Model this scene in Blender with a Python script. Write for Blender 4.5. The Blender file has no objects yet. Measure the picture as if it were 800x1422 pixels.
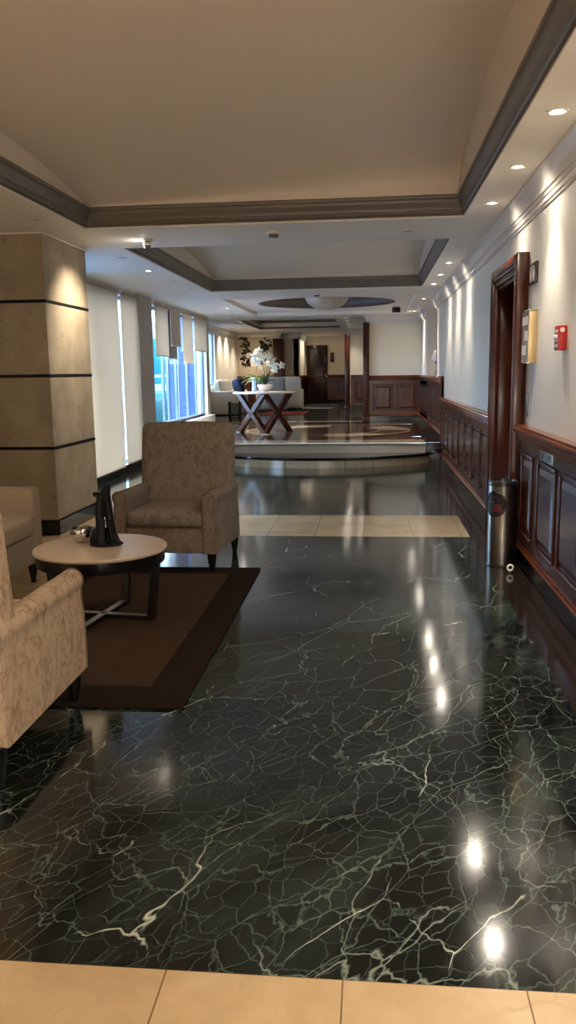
import bpy, bmesh, math, random
from mathutils import Matrix, Vector
random.seed(7)
PI = math.pi
SC = bpy.context.scene
COL = SC.collection

# ------------------------------------------------------------------ materials
def srgb(r, g, b):
    def c(v):
        v /= 255.0
        return v / 12.92 if v <= .04045 else ((v + .055) / 1.055) ** 2.4
    return (c(r), c(g), c(b), 1)

class NT:
    def __init__(self, name):
        self.m = bpy.data.materials.new(name); self.m.use_nodes = True
        self.t = self.m.node_tree
        self.b = self.t.nodes['Principled BSDF']
    def n(self, typ, props=None, **ins):
        nd = self.t.nodes.new(typ)
        for k, v in (props or {}).items(): setattr(nd, k, v)
        for k, v in ins.items():
            key = int(k[1:]) if k[0] == 'i' and k[1:].isdigit() else k.replace('_', ' ')
            self.put(nd.inputs[key], v)
        return nd
    def put(self, sock, v):
        if hasattr(v, 'is_output'): self.t.links.new(v, sock)
        elif hasattr(v, 'outputs'): self.t.links.new(v.outputs[0], sock)
        else: sock.default_value = v
    def set(self, **k):
        for a, v in k.items(): self.put(self.b.inputs[a.replace('_', ' ')], v)
        return self
    def math(self, op, a, b=0.0, clamp=False):
        return self.n('ShaderNodeMath', dict(operation=op, use_clamp=clamp), i0=a, i1=b).outputs[0]
    def coords(self, scale=(1, 1, 1), rot=(0, 0, 0), loc=(0, 0, 0)):
        tc = self.n('ShaderNodeTexCoord')
        return self.n('ShaderNodeMapping', None, Vector=tc.outputs['Object'], Scale=scale, Rotation=rot, Location=loc).outputs[0]
    def aniso(self, deg, along, across, loc=(0, 0, 0)):
        tc = self.n('ShaderNodeTexCoord')
        return self.n('ShaderNodeMapping', dict(vector_type='TEXTURE'), Vector=tc.outputs['Object'], Scale=(along, across, 1), Rotation=(0, 0, math.radians(deg)), Location=loc).outputs[0]
    def ridge(self, vec, scale, detail, rough, w0, w1):
        f = self.noise(vec, scale, detail, rough).outputs[0]
        d = self.math('ABSOLUTE', self.math('SUBTRACT', f, .5))
        return self.ramp(d, [(0, W4), (w0, (.5, .5, .5)), (w1, K4)])
    def noise(self, vec, scale, detail=4, rough=.55, dist=0.0):
        return self.n('ShaderNodeTexNoise', None, Vector=vec, Scale=scale, Detail=detail, Roughness=rough, Distortion=dist)
    def ramp(self, fac, stops):
        r = self.n('ShaderNodeValToRGB', None, Fac=fac)
        e = r.color_ramp.elements
        while len(e) < len(stops): e.new(.5)
        for el, (p, c) in zip(e, stops):
            el.position = p; el.color = c if len(c) == 4 else (*c, 1)
        return r.outputs[0]
    def mix(self, fac, a, b, mode='MIX'):
        nd = self.t.nodes.new('ShaderNodeMix'); nd.data_type = 'RGBA'; nd.blend_type = mode
        self.put(nd.inputs[0], fac); self.put(nd.inputs[6], a); self.put(nd.inputs[7], b)
        return nd.outputs[2]
    def warp(self, vec, scale, amt, detail=2):
        nz = self.noise(vec, scale, detail)
        s = self.n('ShaderNodeVectorMath', dict(operation='SUBTRACT'), i0=nz.outputs['Color'], i1=(.5, .5, .5))
        s2 = self.n('ShaderNodeVectorMath', dict(operation='SCALE'), i0=s.outputs[0]); s2.inputs['Scale'].default_value = amt
        return self.n('ShaderNodeVectorMath', dict(operation='ADD'), i0=vec, i1=s2.outputs[0]).outputs[0]
    def bump(self, h, strength=.2, dist=.01):
        self.put(self.b.inputs['Normal'], self.n('ShaderNodeBump', None, Height=h, Strength=strength, Distance=dist).outputs[0])
        return self

W4 = (1, 1, 1, 1); K4 = (0, 0, 0, 1)
def plain(name, col, rough=.5, metal=0, spec=.5, coat=0, var=.06, scale=3.0):
    t = NT(name); v = t.coords()
    f = t.noise(v, scale, 3).outputs[0]
    dark = tuple(c * (1 - var) for c in col[:3]) + (1,); lite = tuple(min(1, c * (1 + var)) for c in col[:3]) + (1,)
    t.set(Base_Color=t.mix(f, dark, lite), Roughness=rough, Metallic=metal, Specular_IOR_Level=spec, Coat_Weight=coat, Coat_Roughness=.08)
    return t.m

def emit(name, col, s):
    t = NT(name); t.set(Base_Color=K4, Emission_Color=col, Emission_Strength=s); return t.m

def green_marble():
    t = NT('green_marble'); v = t.coords()
    cl = t.noise(t.warp(t.aniso(62, 1.7, .6), 1.0, .7, 3), 1.25, 8, .66).outputs[0]
    base = t.ramp(cl, [(.34, srgb(8, 10, 10)), (.48, srgb(14, 18, 17)), (.57, srgb(27, 35, 32)), (.7, srgb(44, 53, 48)), (.82, srgb(58, 70, 62))])
    green = t.ramp(t.noise(t.aniso(62, 2.2, .7, (5, 2, 0)), 2.6, 6, .6).outputs[0], [(.5, K4), (.7, W4)])
    def lay(base, line, mscale, lo, hi, amt, col, loc=(0, 0, 0)):
        m = t.ramp(t.noise(t.aniso(60, 1.5, .7, loc), mscale, 5, .65).outputs[0], [(lo, K4), (hi, W4)])
        return t.mix(t.math('MULTIPLY', t.math('MULTIPLY', line, m), amt), base, col)
    def vor(vec, scale, w0, w1):
        e = t.n('ShaderNodeTexVoronoi', dict(feature='DISTANCE_TO_EDGE'), Vector=vec, Scale=scale).outputs['Distance']
        return t.ramp(e, [(0, W4), (w0, (.5, .5, .5)), (w1, K4)])
    base = lay(base, t.ridge(t.aniso(66, 2.2, .8), 6.0, 6, .6, .008, .02), 1.7, .4, .6, .3, srgb(70, 84, 76))
    base = lay(base, vor(t.warp(t.aniso(58, 1.2, .85), 8.0, .07, 4), 11.0, .010, .03), 1.6, .24, .52, .52, srgb(92, 106, 98), (2, 7, 0))
    base = lay(base, vor(t.warp(t.aniso(64, 1.5, .8), 3.6, .17, 5), 5.4, .006, .015), 1.2, .3, .52, .6, srgb(104, 119, 108), (4, 1, 0))
    base = lay(base, vor(t.warp(t.aniso(58, 2.2, .9), 2.4, .26, 5), 3.0, .0028, .0062), 1.5, .44, .58, .75, srgb(140, 151, 139), (9, 4, 0))
    base = lay(base, vor(t.warp(t.aniso(66, 2.6, .9), 1.8, .35, 5), 1.5, .0014, .003), 1.9, .52, .61, .9, srgb(196, 202, 186), (1, 9, 0))
    t.set(Base_Color=base, Roughness=t.ramp(t.noise(v, 2.2, 4).outputs[0], [(.3, (.085,) * 3), (.7, (.13,) * 3)]), Specular_IOR_Level=.55)
    return t.m

def tile_lines(t, size, ox, oy, w):
    tc = t.n('ShaderNodeTexCoord'); s = t.n('ShaderNodeSeparateXYZ', None, Vector=tc.outputs['Object'])
    def line(c, o):
        f = t.math('FRACT', t.math('DIVIDE', t.math('SUBTRACT', c, o), size))
        d = t.math('MINIMUM', f, t.math('SUBTRACT', 1.0, f))
        return t.math('LESS_THAN', d, w / size)
    return t.math('MAXIMUM', line(s.outputs[0], ox), line(s.outputs[1], oy))

def cream_marble(name, joints=True, size=.435, ox=-.5, oy=1.785, jw=.0022, dull=0.0):
    t = NT(name); v = t.coords()
    c = t.ramp(t.noise(t.warp(v, 2, .3), 3, 6, .62).outputs[0], [(.3, srgb(170, 143, 108)), (.5, srgb(184, 159, 123)), (.72, srgb(197, 174, 139))])
    e = t.n('ShaderNodeTexVoronoi', dict(feature='DISTANCE_TO_EDGE'), Vector=t.warp(v, 4, .2), Scale=3).outputs['Distance']
    l = t.math('MULTIPLY', t.ramp(e, [(0, W4), (.02, K4)]), t.ramp(t.noise(v, 2.5, 3).outputs[0], [(.5, K4), (.65, W4)]))
    c = t.mix(t.math('MULTIPLY', l, .4), c, srgb(150, 112, 70))
    if joints: c = t.mix(t.math('MULTIPLY', tile_lines(t, size, ox, oy, jw), .8), c, srgb(92, 68, 42))
    if dull: c = t.mix(dull, c, srgb(120, 110, 96))
    t.set(Base_Color=c, Roughness=.14); return t.m

def wood(name, dark, lite, rough=.3, along='z', coat=.25):
    t = NT(name)
    sc = {'z': (9, 9, .7), 'x': (.7, 9, 9), 'y': (9, .7, 9)}[along]
    v = t.coords(scale=sc)
    f = t.noise(t.warp(v, .8, .8), 2.2, 6, .6).outputs[0]
    t.set(Base_Color=t.ramp(f, [(.28, dark), (.5, tuple((a + b) / 2 for a, b in zip(dark, lite))), (.75, lite)]), Roughness=rough, Coat_Weight=coat, Coat_Roughness=.1, Specular_IOR_Level=.38)
    return t.m

def swirl_fabric(name, base, line, lite):
    t = NT(name); v = t.coords()
    def loops(scale, warp, amt, loc, zs, w0, w1):
        vec = t.warp(t.coords(scale=(1, 1, zs), loc=loc), warp, amt, 3)
        e = t.n('ShaderNodeTexVoronoi', dict(feature='SMOOTH_F1'), Vector=vec, Scale=scale).outputs['Distance']
        d = t.math('ABSOLUTE', t.math('SUBTRACT', t.math('FRACT', t.math('MULTIPLY', e, 2.2)), .5))
        return t.ramp(d, [(0, W4), (w0, (.7, .7, .7)), (w1, K4)])
    def net(scale, warp, amt, loc, zs, w1):
        vec = t.warp(t.coords(scale=(1, 1, zs), loc=loc), warp, amt, 2)
        e = t.n('ShaderNodeTexVoronoi', dict(feature='DISTANCE_TO_EDGE'), Vector=vec, Scale=scale).outputs['Distance']
        return t.ramp(e, [(0, W4), (w1 * .4, (.8, .8, .8)), (w1, K4)])
    def mask(scale, loc, lo=.4, hi=.56): return t.ramp(t.noise(t.coords(loc=loc), scale, 3).outputs[0], [(lo, K4), (hi, W4)])
    M_ = lambda a, b: t.math('MULTIPLY', a, b)
    l1 = loops(13, 7.0, .2, (0, 0, 0), .6, .045, .11)
    n1 = M_(net(15, 9.0, .13, (.1, .7, .3), .5, .07), mask(7, (3, 1, 2)))
    n2 = M_(net(21, 12.0, .08, (.5, .2, .9), .6, .09), mask(9, (1, 5, 2), .42, .6))
    c = t.mix(t.noise(v, 5, 4).outputs[0], base, lite)
    ll = t.math('MAXIMUM', t.math('MAXIMUM', M_(l1, .7), M_(n1, .85)), M_(n2, .6))
    t.set(Base_Color=t.mix(ll, c, line), Roughness=.85, Specular_IOR_Level=.2)
    wv = t.noise(v, 350, 2).outputs[0]
    t.bump(t.math('ADD', t.math('MULTIPLY', ll, -.5), t.math('MULTIPLY', wv, .25)), .35, .004)
    return t.m

def fabric(name, col, bump=.25):
    t = NT(name); v = t.coords()
    t.set(Base_Color=t.mix(t.noise(v, 9, 4).outputs[0], tuple(c * .92 for c in col[:3]) + (1,), col), Roughness=.85, Specular_IOR_Level=.2)
    t.bump(t.noise(v, 400, 2).outputs[0], bump, .003); return t.m

def stone():
    t = NT('pillar_stone'); v = t.coords()
    c = t.ramp(t.noise(v, 3.5, 6, .6).outputs[0], [(.3, srgb(136, 124, 106)), (.7, srgb(166, 152, 130))])
    sp = t.n('ShaderNodeTexVoronoi', dict(feature='F1'), Vector=t.warp(v, 9, .08), Scale=8)
    bl = t.math('MULTIPLY', t.ramp(sp.outputs['Distance'], [(.1, W4), (.3, K4)]), t.ramp(t.noise(v, 4.1, 2).outputs[0], [(.55, K4), (.62, W4)]))
    c = t.mix(t.math('MULTIPLY', bl, .6), c, srgb(98, 88, 78))
    sp2 = t.n('ShaderNodeTexVoronoi', dict(feature='F1'), Vector=t.warp(t.coords(scale=(1, 1, .5)), 20, .03), Scale=26)
    b2 = t.math('MULTIPLY', t.ramp(sp2.outputs['Distance'], [(.12, W4), (.26, K4)]), t.ramp(t.noise(v, 14, 2).outputs[0], [(.52, K4), (.6, W4)]))
    c = t.mix(t.math('MULTIPLY', b2, .55), c, srgb(92, 78, 62))
    t.set(Base_Color=c, Roughness=.72); t.bump(t.math('MULTIPLY', b2, -1.0), .3, .004)
    return t.m

def wall_paper():
    t = NT('wall_paper'); v = t.coords()
    f = t.noise(t.coords(scale=(6, 6, 1.2)), 9, 5, .6).outputs[0]
    t.set(Base_Color=t.mix(f, srgb(196, 190, 178), srgb(214, 209, 198)), Roughness=.38, Specular_IOR_Level=.5)
    t.bump(t.noise(t.coords(scale=(2, 2, .8)), 40, 4, .6).outputs[0], .35, .004)
    return t.m

def blind_mat():
    t = NT('blind_fabric')
    v = t.coords()
    c = t.mix(t.noise(v, 2, 3).outputs[0], srgb(206, 197, 184), srgb(218, 209, 196))
    t.set(Base_Color=c, Roughness=.9, Specular_IOR_Level=.15)
    tr = t.n('ShaderNodeBsdfTranslucent', None, Color=srgb(222, 200, 178))
    mx = t.n('ShaderNodeMixShader', None, Fac=.42)
    t.put(mx.inputs[1], t.b); t.put(mx.inputs[2], tr)
    t.put(t.t.nodes['Material Output'].inputs[0], mx); return t.m

def glass_mat(name='window_glass', tint=(.86, .94, 1, 1)):
    t = NT(name)
    tr = t.n('ShaderNodeBsdfTransparent', None, Color=tint)
    gl = t.n('ShaderNodeBsdfGlossy', None, Color=W4, Roughness=.02)
    fc = t.n('ShaderNodeLayerWeight', None, Blend=.5).outputs['Facing']
    fr = t.math('ADD', .03, t.math('MULTIPLY', .35, t.math('POWER', fc, 5.0)))
    mx = t.n('ShaderNodeMixShader', None, Fac=fr)
    t.put(mx.inputs[1], tr); t.put(mx.inputs[2], gl)
    t.put(t.t.nodes['Material Output'].inputs[0], mx); return t.m

def alabaster():
    t = NT('alabaster'); v = t.coords()
    f = t.noise(t.warp(v, 3, .4), 4, 5, .6).outputs[0]
    t.set(Base_Color=t.ramp(f, [(.3, srgb(166, 158, 146)), (.7, srgb(206, 200, 190))]), Roughness=.35); return t.m

def rug_mat(name, col, var):
    t = NT(name); v = t.coords()
    fz = t.math('MULTIPLY', t.noise(t.coords(scale=(1, 2.6, 1)), 3, 8, .7).outputs[0], t.math('ADD', .4, t.noise(v, 60, 2).outputs[0]))
    c = t.mix(fz, tuple(x * (1 - var) for x in col[:3]) + (1,), tuple(x * (1 + var) for x in col[:3]) + (1,))
    t.set(Base_Color=c, Roughness=.95, Specular_IOR_Level=.05)
    t.bump(t.noise(v, 260, 3).outputs[0], .8, .006); return t.m

def brushed():
    t = NT('brushed_steel')
    f = t.noise(t.coords(scale=(60, 60, .6)), 4, 3).outputs[0]
    t.set(Base_Color=t.mix(f, srgb(104, 101, 97), srgb(118, 115, 110)), Metallic=1, Roughness=.3); return t.m

M = {}
M['green'] = green_marble()
M['cream'] = cream_marble('cream_marble_tiles')
M['creamstep'] = cream_marble('cream_step_tiles', True, .125, .03, 50, .002, .55)
M['creamriser'] = plain('grey_beige_riser', srgb(142, 130, 112), .2, var=.08, scale=5)
M['creamplain'] = cream_marble('cream_marble_slab', False)
M['brownmarble'] = plain('brown_black_marble', srgb(34, 26, 23), .1, var=.3, scale=9)
M['redmarble'] = plain('red_brown_marble', srgb(66, 40, 30), .12, var=.25, scale=7)
M['blackmarble'] = plain('black_marble', srgb(10, 11, 12), .12, spec=.3, var=.3, scale=6)
M['wallpaper'] = wall_paper()
M['ceil'] = plain('ceiling_paint', srgb(234, 228, 218), .55, spec=.3, var=.015)
M['vault'] = plain('vault_paint', srgb(217, 206, 191), .6, spec=.3, var=.02)
M['crown'] = plain('white_gloss_paint', srgb(216, 211, 203), .22, var=.01)
M['taupe'] = plain('taupe_moulding_paint', srgb(104, 98, 90), .38, var=.04)
M['backwall'] = plain('cream_wall_paint', srgb(226, 216, 196), .5, var=.02)
M['mah'] = wood('mahogany_panel', srgb(46, 19, 11), srgb(82, 36, 19), .24, 'z', .08)
M['mahy'] = wood('mahogany_rail_lit', srgb(66, 29, 15), srgb(128, 62, 32), .22, 'y')  # caps and beads more orange: lamplight put into the wood colour
M['mahdark'] = wood('dark_mahogany', srgb(24, 11, 8), srgb(46, 21, 13), .3)
M['stone'] = stone()
M['black'] = plain('black_satin', srgb(9, 9, 9), .5, spec=.25, var=.1)
M['blackwood'] = plain('black_wood', srgb(17, 14, 13), .3, var=.2, scale=8)
M['swirl'] = swirl_fabric('swirl_fabric', srgb(184, 160, 134), srgb(140, 115, 90), srgb(192, 170, 146))
M['swirl_taupe'] = swirl_fabric('taupe_swirl_fabric', srgb(126, 115, 104), srgb(98, 88, 78), srgb(134, 123, 112))
M['taupefab'] = fabric('taupe_fabric', srgb(168, 150, 130))
M['piping'] = fabric('piping_fabric', srgb(120, 100, 82))
M['tabletop'] = plain('pale_table_top', srgb(196, 174, 150), .3, var=.04)
M['steel'] = brushed()
M['chrome'] = plain('chrome', srgb(205, 205, 205), .08, 1, var=.02)
M['greymetal'] = plain('grey_metal', srgb(134, 130, 124), .35, .8)
M['rugborder'] = rug_mat('rug_border_pile', srgb(42, 32, 26), .3)
M['rugfield'] = rug_mat('rug_field_pile', srgb(68, 52, 40), .3)
M['redrug'] = rug_mat('red_rug_pile', srgb(96, 42, 36), .2)
M['blind'] = blind_mat()
M['greyblind'] = fabric('grey_blind_fabric', srgb(150, 146, 144))
M['glass'] = glass_mat()
M['frame'] = plain('window_frame_metal', srgb(120, 134, 158), .35, .3)
M['concrete'] = plain('pier_render', srgb(184, 175, 166), .75, var=.08)
M['alabaster'] = alabaster()
M['whiteplastic'] = plain('white_plastic', srgb(222, 218, 210), .4)
M['darkplastic'] = plain('dark_plastic', srgb(20, 20, 22), .3)
M['lamp'] = emit('lamp_lens', (1, .88, .70, 1), 52)
M['lampoff'] = plain('unlit_lens', srgb(190, 186, 178), .2)
M['brass'] = plain('brass', srgb(196, 172, 128), .35, .6)
M['red'] = plain('red_plastic', srgb(168, 24, 26), .35)
M['redliner'] = plain('dull_red_liner', srgb(96, 26, 30), .5)
M['white'] = plain('white_paint', srgb(235, 232, 226), .4)
M['paleprint'] = plain('pale_print', srgb(206, 196, 180), .4)
M['cardgrey'] = plain('grey_card', srgb(132, 128, 118), .2)
M['greyfab'] = fabric('grey_fabric', srgb(150, 146, 142))
M['creamfab'] = fabric('cream_fabric', srgb(206, 196, 182))
M['navy'] = fabric('navy_fabric', srgb(38, 48, 70))
M['petal'] = plain('orchid_petal', srgb(238, 234, 216), .5)
M['petalc'] = plain('orchid_throat', srgb(222, 206, 96), .5)
M['leaf'] = plain('orchid_leaf', srgb(38, 66, 34), .35, var=.25)
M['palegreen'] = plain('pale_leaf', srgb(112, 134, 76), .45, var=.25)
M['stem'] = plain('stem_green', srgb(70, 84, 48), .5)
M['ceramic'] = plain('white_ceramic', srgb(228, 214, 204), .2)
M['bluevase'] = plain('pale_blue_glaze', srgb(128, 150, 190), .2)
M['artdark'] = plain('black_ink', srgb(24, 22, 22), .6)
M['artgrey'] = plain('taupe_ink', srgb(150, 128, 104), .6)
M['artwhite'] = plain('white_ink', srgb(226, 218, 204), .6)
M['artbase'] = plain('art_canvas', srgb(206, 188, 160), .6, var=.04)
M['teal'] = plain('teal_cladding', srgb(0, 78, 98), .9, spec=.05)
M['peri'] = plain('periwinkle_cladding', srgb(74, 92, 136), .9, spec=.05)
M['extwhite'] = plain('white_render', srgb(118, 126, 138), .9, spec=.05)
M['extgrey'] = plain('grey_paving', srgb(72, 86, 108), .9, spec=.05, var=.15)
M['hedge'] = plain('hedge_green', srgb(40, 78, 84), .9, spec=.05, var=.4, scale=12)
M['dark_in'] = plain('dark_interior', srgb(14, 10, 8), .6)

# ------------------------------------------------------------------ mesh helpers
def newbm(): return bmesh.new()

def addbm(dst, src, mat=None):
    me = bpy.data.meshes.new('tmp'); src.to_mesh(me); src.free()
    if mat is not None: me.transform(mat)
    dst.from_mesh(me); bpy.data.meshes.remove(me)

def box(bm, x0, x1, y0, y1, z0, z1, bev=0.0, seg=2, mi=0, rot=None, piv=None):
    b = bmesh.new(); bmesh.ops.create_cube(b, size=1)
    for v in b.verts:
        v.co = Vector(((x0 + x1) / 2 + v.co.x * (x1 - x0), (y0 + y1) / 2 + v.co.y * (y1 - y0), (z0 + z1) / 2 + v.co.z * (z1 - z0)))
    if bev > 0:
        bmesh.ops.bevel(b, geom=list(b.edges), offset=min(bev, .49 * min(x1 - x0, y1 - y0, z1 - z0)), segments=seg, affect='EDGES', profile=.5)
    for f in b.faces: f.material_index = mi
    m = None
    if rot is not None:
        p = Vector(piv or (0, 0, 0)); m = Matrix.Translation(p) @ rot @ Matrix.Translation(-p)
    addbm(bm, b, m)

def quad(bm, pts, mi=0):
    f = bm.faces.new([bm.verts.new(p) for p in pts]); f.material_index = mi; return f

def lathe(bm, prof, seg=32, cx=0, cy=0, cz=0, mi=0, caps=True):
    rings = []
    for r, z in prof:
        rings.append([bm.verts.new((cx + max(r, 1e-4) * math.cos(2 * PI * k / seg), cy + max(r, 1e-4) * math.sin(2 * PI * k / seg), cz + z)) for k in range(seg)])
    for a, b in zip(rings, rings[1:]):
        for k in range(seg):
            f = bm.faces.new((a[k], a[(k + 1) % seg], b[(k + 1) % seg], b[k])); f.material_index = mi
    if caps:
        for r, flip in ((rings[0], True), (rings[-1], False)):
            f = bm.faces.new(r[::-1] if flip else r); f.material_index = mi

def tube(bm, pts, rads, seg=10, mi=0, squash=1.0):
    pts = [Vector(p) for p in pts]
    if not hasattr(rads, '__len__'): rads = [rads] * len(pts)
    rings = []; prev = None
    for i, p in enumerate(pts):
        d = (pts[min(i + 1, len(pts) - 1)] - pts[max(i - 1, 0)]).normalized()
        if prev is None:
            ref = Vector((0, 1, 0)) if abs(d.y) < .9 else Vector((1, 0, 0))
            u = d.cross(ref).normalized()
        else:
            u = (prev - d * prev.dot(d)).normalized()
        prev = u; w = d.cross(u)
        rings.append([bm.verts.new(p + rads[i] * (math.cos(2 * PI * k / seg) * u + squash * math.sin(2 * PI * k / seg) * w)) for k in range(seg)])
    for a, b in zip(rings, rings[1:]):
        for k in range(seg):
            f = bm.faces.new((a[k], a[(k + 1) % seg], b[(k + 1) % seg], b[k])); f.material_index = mi
    for r in (rings[0][::-1], rings[-1]):
        f = bm.faces.new(r); f.material_index = mi

def sweep(bm, prof, path, closed=False, mi=0):
    """profile (u, z): u = offset to the LEFT of the travel direction in plan; path = xy points"""
    n = len(path); P = [Vector(p) for p in path]; rings = []
    for i in range(n):
        if closed: a, b = P[i] - P[i - 1], P[(i + 1) % n] - P[i]
        else:
            a = P[i] - P[i - 1] if i else P[1] - P[0]
            b = P[i + 1] - P[i] if i < n - 1 else P[-1] - P[-2]
        a, b = a.normalized(), b.normalized()
        na, nb = Vector((-a.y, a.x)), Vector((-b.y, b.x))
        m = (na + nb); m = m / max(m.dot(na), .2) if m.length > 1e-6 else na
        rings.append([bm.verts.new((P[i].x + m.x * u, P[i].y + m.y * u, z)) for u, z in prof])
    for i in range(n if closed else n - 1):
        a, b = rings[i], rings[(i + 1) % n]
        for k in range(len(prof) - 1):
            f = bm.faces.new((a[k], b[k], b[k + 1], a[k + 1])); f.material_index = mi
    if not closed:
        for r in (rings[0], rings[-1][::-1]):
            try: bm.faces.new(r).material_index = mi
            except ValueError: pass

def rounded(bm, size, r, puff=(0, 0, 0), n=12, loc=(0, 0, 0), mat=None, mi=0):
    """a soft rounded block centred on loc: rounded edges r, faces swollen by puff along x / y / z"""
    h = [s / 2 for s in size]; b = bmesh.new(); bmesh.ops.create_cube(b, size=2)
    bmesh.ops.subdivide_edges(b, edges=list(b.edges), cuts=n, use_grid_fill=True)
    for v in b.verts:
        c = v.co.copy()
        c = Vector([math.copysign(abs(x) ** .8, x) for x in c])
        p = Vector((c.x * h[0], c.y * h[1], c.z * h[2]))
        inn = Vector([max(-(h[i] - r), min(h[i] - r, p[i])) for i in range(3)])
        d = p - inn
        q = inn + d.normalized() * r if d.length > 1e-9 else p
        q.x += puff[0] * math.copysign(1, c.x) * abs(c.x) * (1 - c.y ** 2) * (1 - c.z ** 2)
        q.y += puff[1] * math.copysign(1, c.y) * abs(c.y) * (1 - c.x ** 2) * (1 - c.z ** 2)
        q.z += puff[2] * math.copysign(1, c.z) * abs(c.z) * (1 - c.x ** 2) * (1 - c.y ** 2)
        v.co = q
    for f in b.faces: f.material_index = mi
    addbm(bm, b, (mat if mat is not None else Matrix.Identity(4)) if loc == (0, 0, 0) else Matrix.Translation(loc) @ (mat if mat is not None else Matrix.Identity(4)))

def prism(bm, outline, d0, d1, axis='y', bev=0, mi=0):
    """outline in the plane normal to axis, extruded d0..d1. axis y: (x, z) ; axis x: (y, z) ; axis z: (x, y)"""
    b = bmesh.new()
    def mk(p, d): return {'y': (p[0], d, p[1]), 'x': (d, p[0], p[1]), 'z': (p[0], p[1], d)}[axis]
    A = [b.verts.new(mk(p, d0)) for p in outline]; B = [b.verts.new(mk(p, d1)) for p in outline]
    fa = b.faces.new(A[::-1]); fb = b.faces.new(B); n = len(A)
    for i in range(n): b.faces.new((A[i], A[(i + 1) % n], B[(i + 1) % n], B[i]))
    bmesh.ops.recalc_face_normals(b, faces=b.faces)
    if bev:
        ed = [e for e in b.edges if (fa in e.link_faces) or (fb in e.link_faces)]
        bmesh.ops.bevel(b, geom=ed, offset=bev, segments=3, affect='EDGES', profile=.5)
    for f in b.faces: f.material_index = mi
    addbm(bm, b)

def arc(cx, cy, r, a0, a1, n):
    return [(cx + r * math.cos(math.radians(a0 + (a1 - a0) * k / n)), cy + r * math.sin(math.radians(a0 + (a1 - a0) * k / n))) for k in range(n + 1)]

def obj(name, bm, mats, parent=None, smooth=True, angle=.7, loc=None, label=None, recalc=False):
    if recalc: bmesh.ops.recalc_face_normals(bm, faces=bm.faces)
    me = bpy.data.meshes.new(name); bm.to_mesh(me); bm.free()
    for m in (mats if isinstance(mats, (list, tuple)) else [mats]): me.materials.append(M[m])
    if smooth:
        me.polygons.foreach_set('use_smooth', [True] * len(me.polygons)); me.set_sharp_from_angle(angle=angle)
    o = bpy.data.objects.new(name, me); COL.objects.link(o)
    if parent is not None: o.parent = parent
    if loc is not None: o.location = loc
    if label: o['label'] = label
    return o

def tag(o, label, cat, group=None):
    o['label'] = label; o['category'] = cat
    if group: o['group'] = group
    return o

def thing(name, label, cat, loc=(0, 0, 0), rz=0.0, group=None):
    o = bpy.data.objects.new(name, None); COL.objects.link(o)
    o.empty_display_size = .1; o.location = loc; o.rotation_euler = (0, 0, rz)
    return tag(o, label, cat, group)

def struct(name, bm, mats, parent=None, **k):
    o = obj(name, bm, mats, parent, **k)
    if parent is None: o['kind'] = 'structure'
    return o

def dup(root, loc, label, rz=None, group=None):
    r = root.copy(); COL.objects.link(r); r.location = loc; r['label'] = label
    if rz is not None: r.rotation_euler = (0, 0, rz)
    if group: r['group'] = group
    for ch in list(root.children):
        c = ch.copy(); COL.objects.link(c); c.parent = r
        for g in list(ch.children):
            d = g.copy(); COL.objects.link(d); d.parent = c
    return r

# ------------------------------------------------------------------ plan of the place (metres, camera stands at the origin)
XR = 1.15            # right wall
XL = -3.67           # window wall on the left
ZC = 2.70            # ceiling
F = .32              # raised floor
YS = 13.40           # front of the raised floor
YB = 19.20           # back wall on the right
Y0 = -4.5            # behind the camera
BX = .875            # inner edge of the dark floor border

# ---- floor
bm = newbm()
def rect(x0, x1, y0, y1, mi, z=0.0):
    if x1 - x0 > 1e-6 and y1 - y0 > 1e-6: quad(bm, [(x0, y0, z), (x1, y0, z), (x1, y1, z), (x0, y1, z)], mi)
LX = -2.28
rect(LX, BX, Y0, 1.785, 1); rect(LX, BX, 1.785, 7.27, 0)  # unseen floor behind the camera made cream to bounce light onto the vault
rect(LX, BX, 7.27, 8.38, 1); rect(XL - .2, LX, Y0, 8.38, 1); rect(XL, BX, 8.38, YS, 0)
rect(BX, XR + .12, Y0, YS, 2)
# a thin joint line along the border is a strip of its own stone
struct('floor', bm, ['green', 'cream', 'brownmarble'], smooth=False)

# raised floor: medallion, bands and the two steps
bm = newbm()
CXM, CYM, RM = -.85, 16.4, 1.63
def ring_faces(r0, r1, mi, n=96, z=F, skip=None):
    for k in range(n):
        a, b = 2 * PI * k / n, 2 * PI * (k + 1) / n
        pts = [(CXM + r * math.cos(t), CYM + r * math.sin(t), z) for r, t in ((r0, a), (r1, a), (r1, b), (r0, b))]
        quad(bm, pts if r0 > 0 else pts[1:], skip(k) if skip else mi)
ring_faces(0, 1.0, 3)
ring_faces(1.0, 1.05, 1)
ring_faces(1.05, 1.58, 1, skip=lambda k: 1 if (k // 12) % 2 == 0 else 3)
ring_faces(1.58, RM, 1)
def border_square(x0, x1, y0, y1, mi, n=96):
    for k in range(n):
        q = []
        for t in (2 * PI * k / n, 2 * PI * (k + 1) / n):
            c, s = math.cos(t), math.sin(t)
            q.append((CXM + RM * c, CYM + RM * s, F))
            tx = ((x1 - CXM) if c > 0 else (x0 - CXM)) / c if abs(c) > 1e-9 else 1e9
            ty = ((y1 - CYM) if s > 0 else (y0 - CYM)) / s if abs(s) > 1e-9 else 1e9
            d = min(tx, ty); q.append((CXM + d * c, CYM + d * s, F))
        quad(bm, [q[0], q[1], q[3], q[2]], mi)
border_square(-2.6, BX, 14.65, 18.15, 2)
rect(XL, BX, YS + .003, 14.05, 1, F); rect(XL, BX, 14.05, 14.1, 4, F); rect(XL, BX, 14.1, 14.65, 3, F)
rect(XL, -2.6, 14.65, 18.15, 0, F)
rect(XL - .9, BX, 18.15, 18.25, 1, F); rect(XL - .9, BX, 18.25, 19.2, 2, F); rect(XL - .9, BX, 19.2, 19.65, 1, F)
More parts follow.
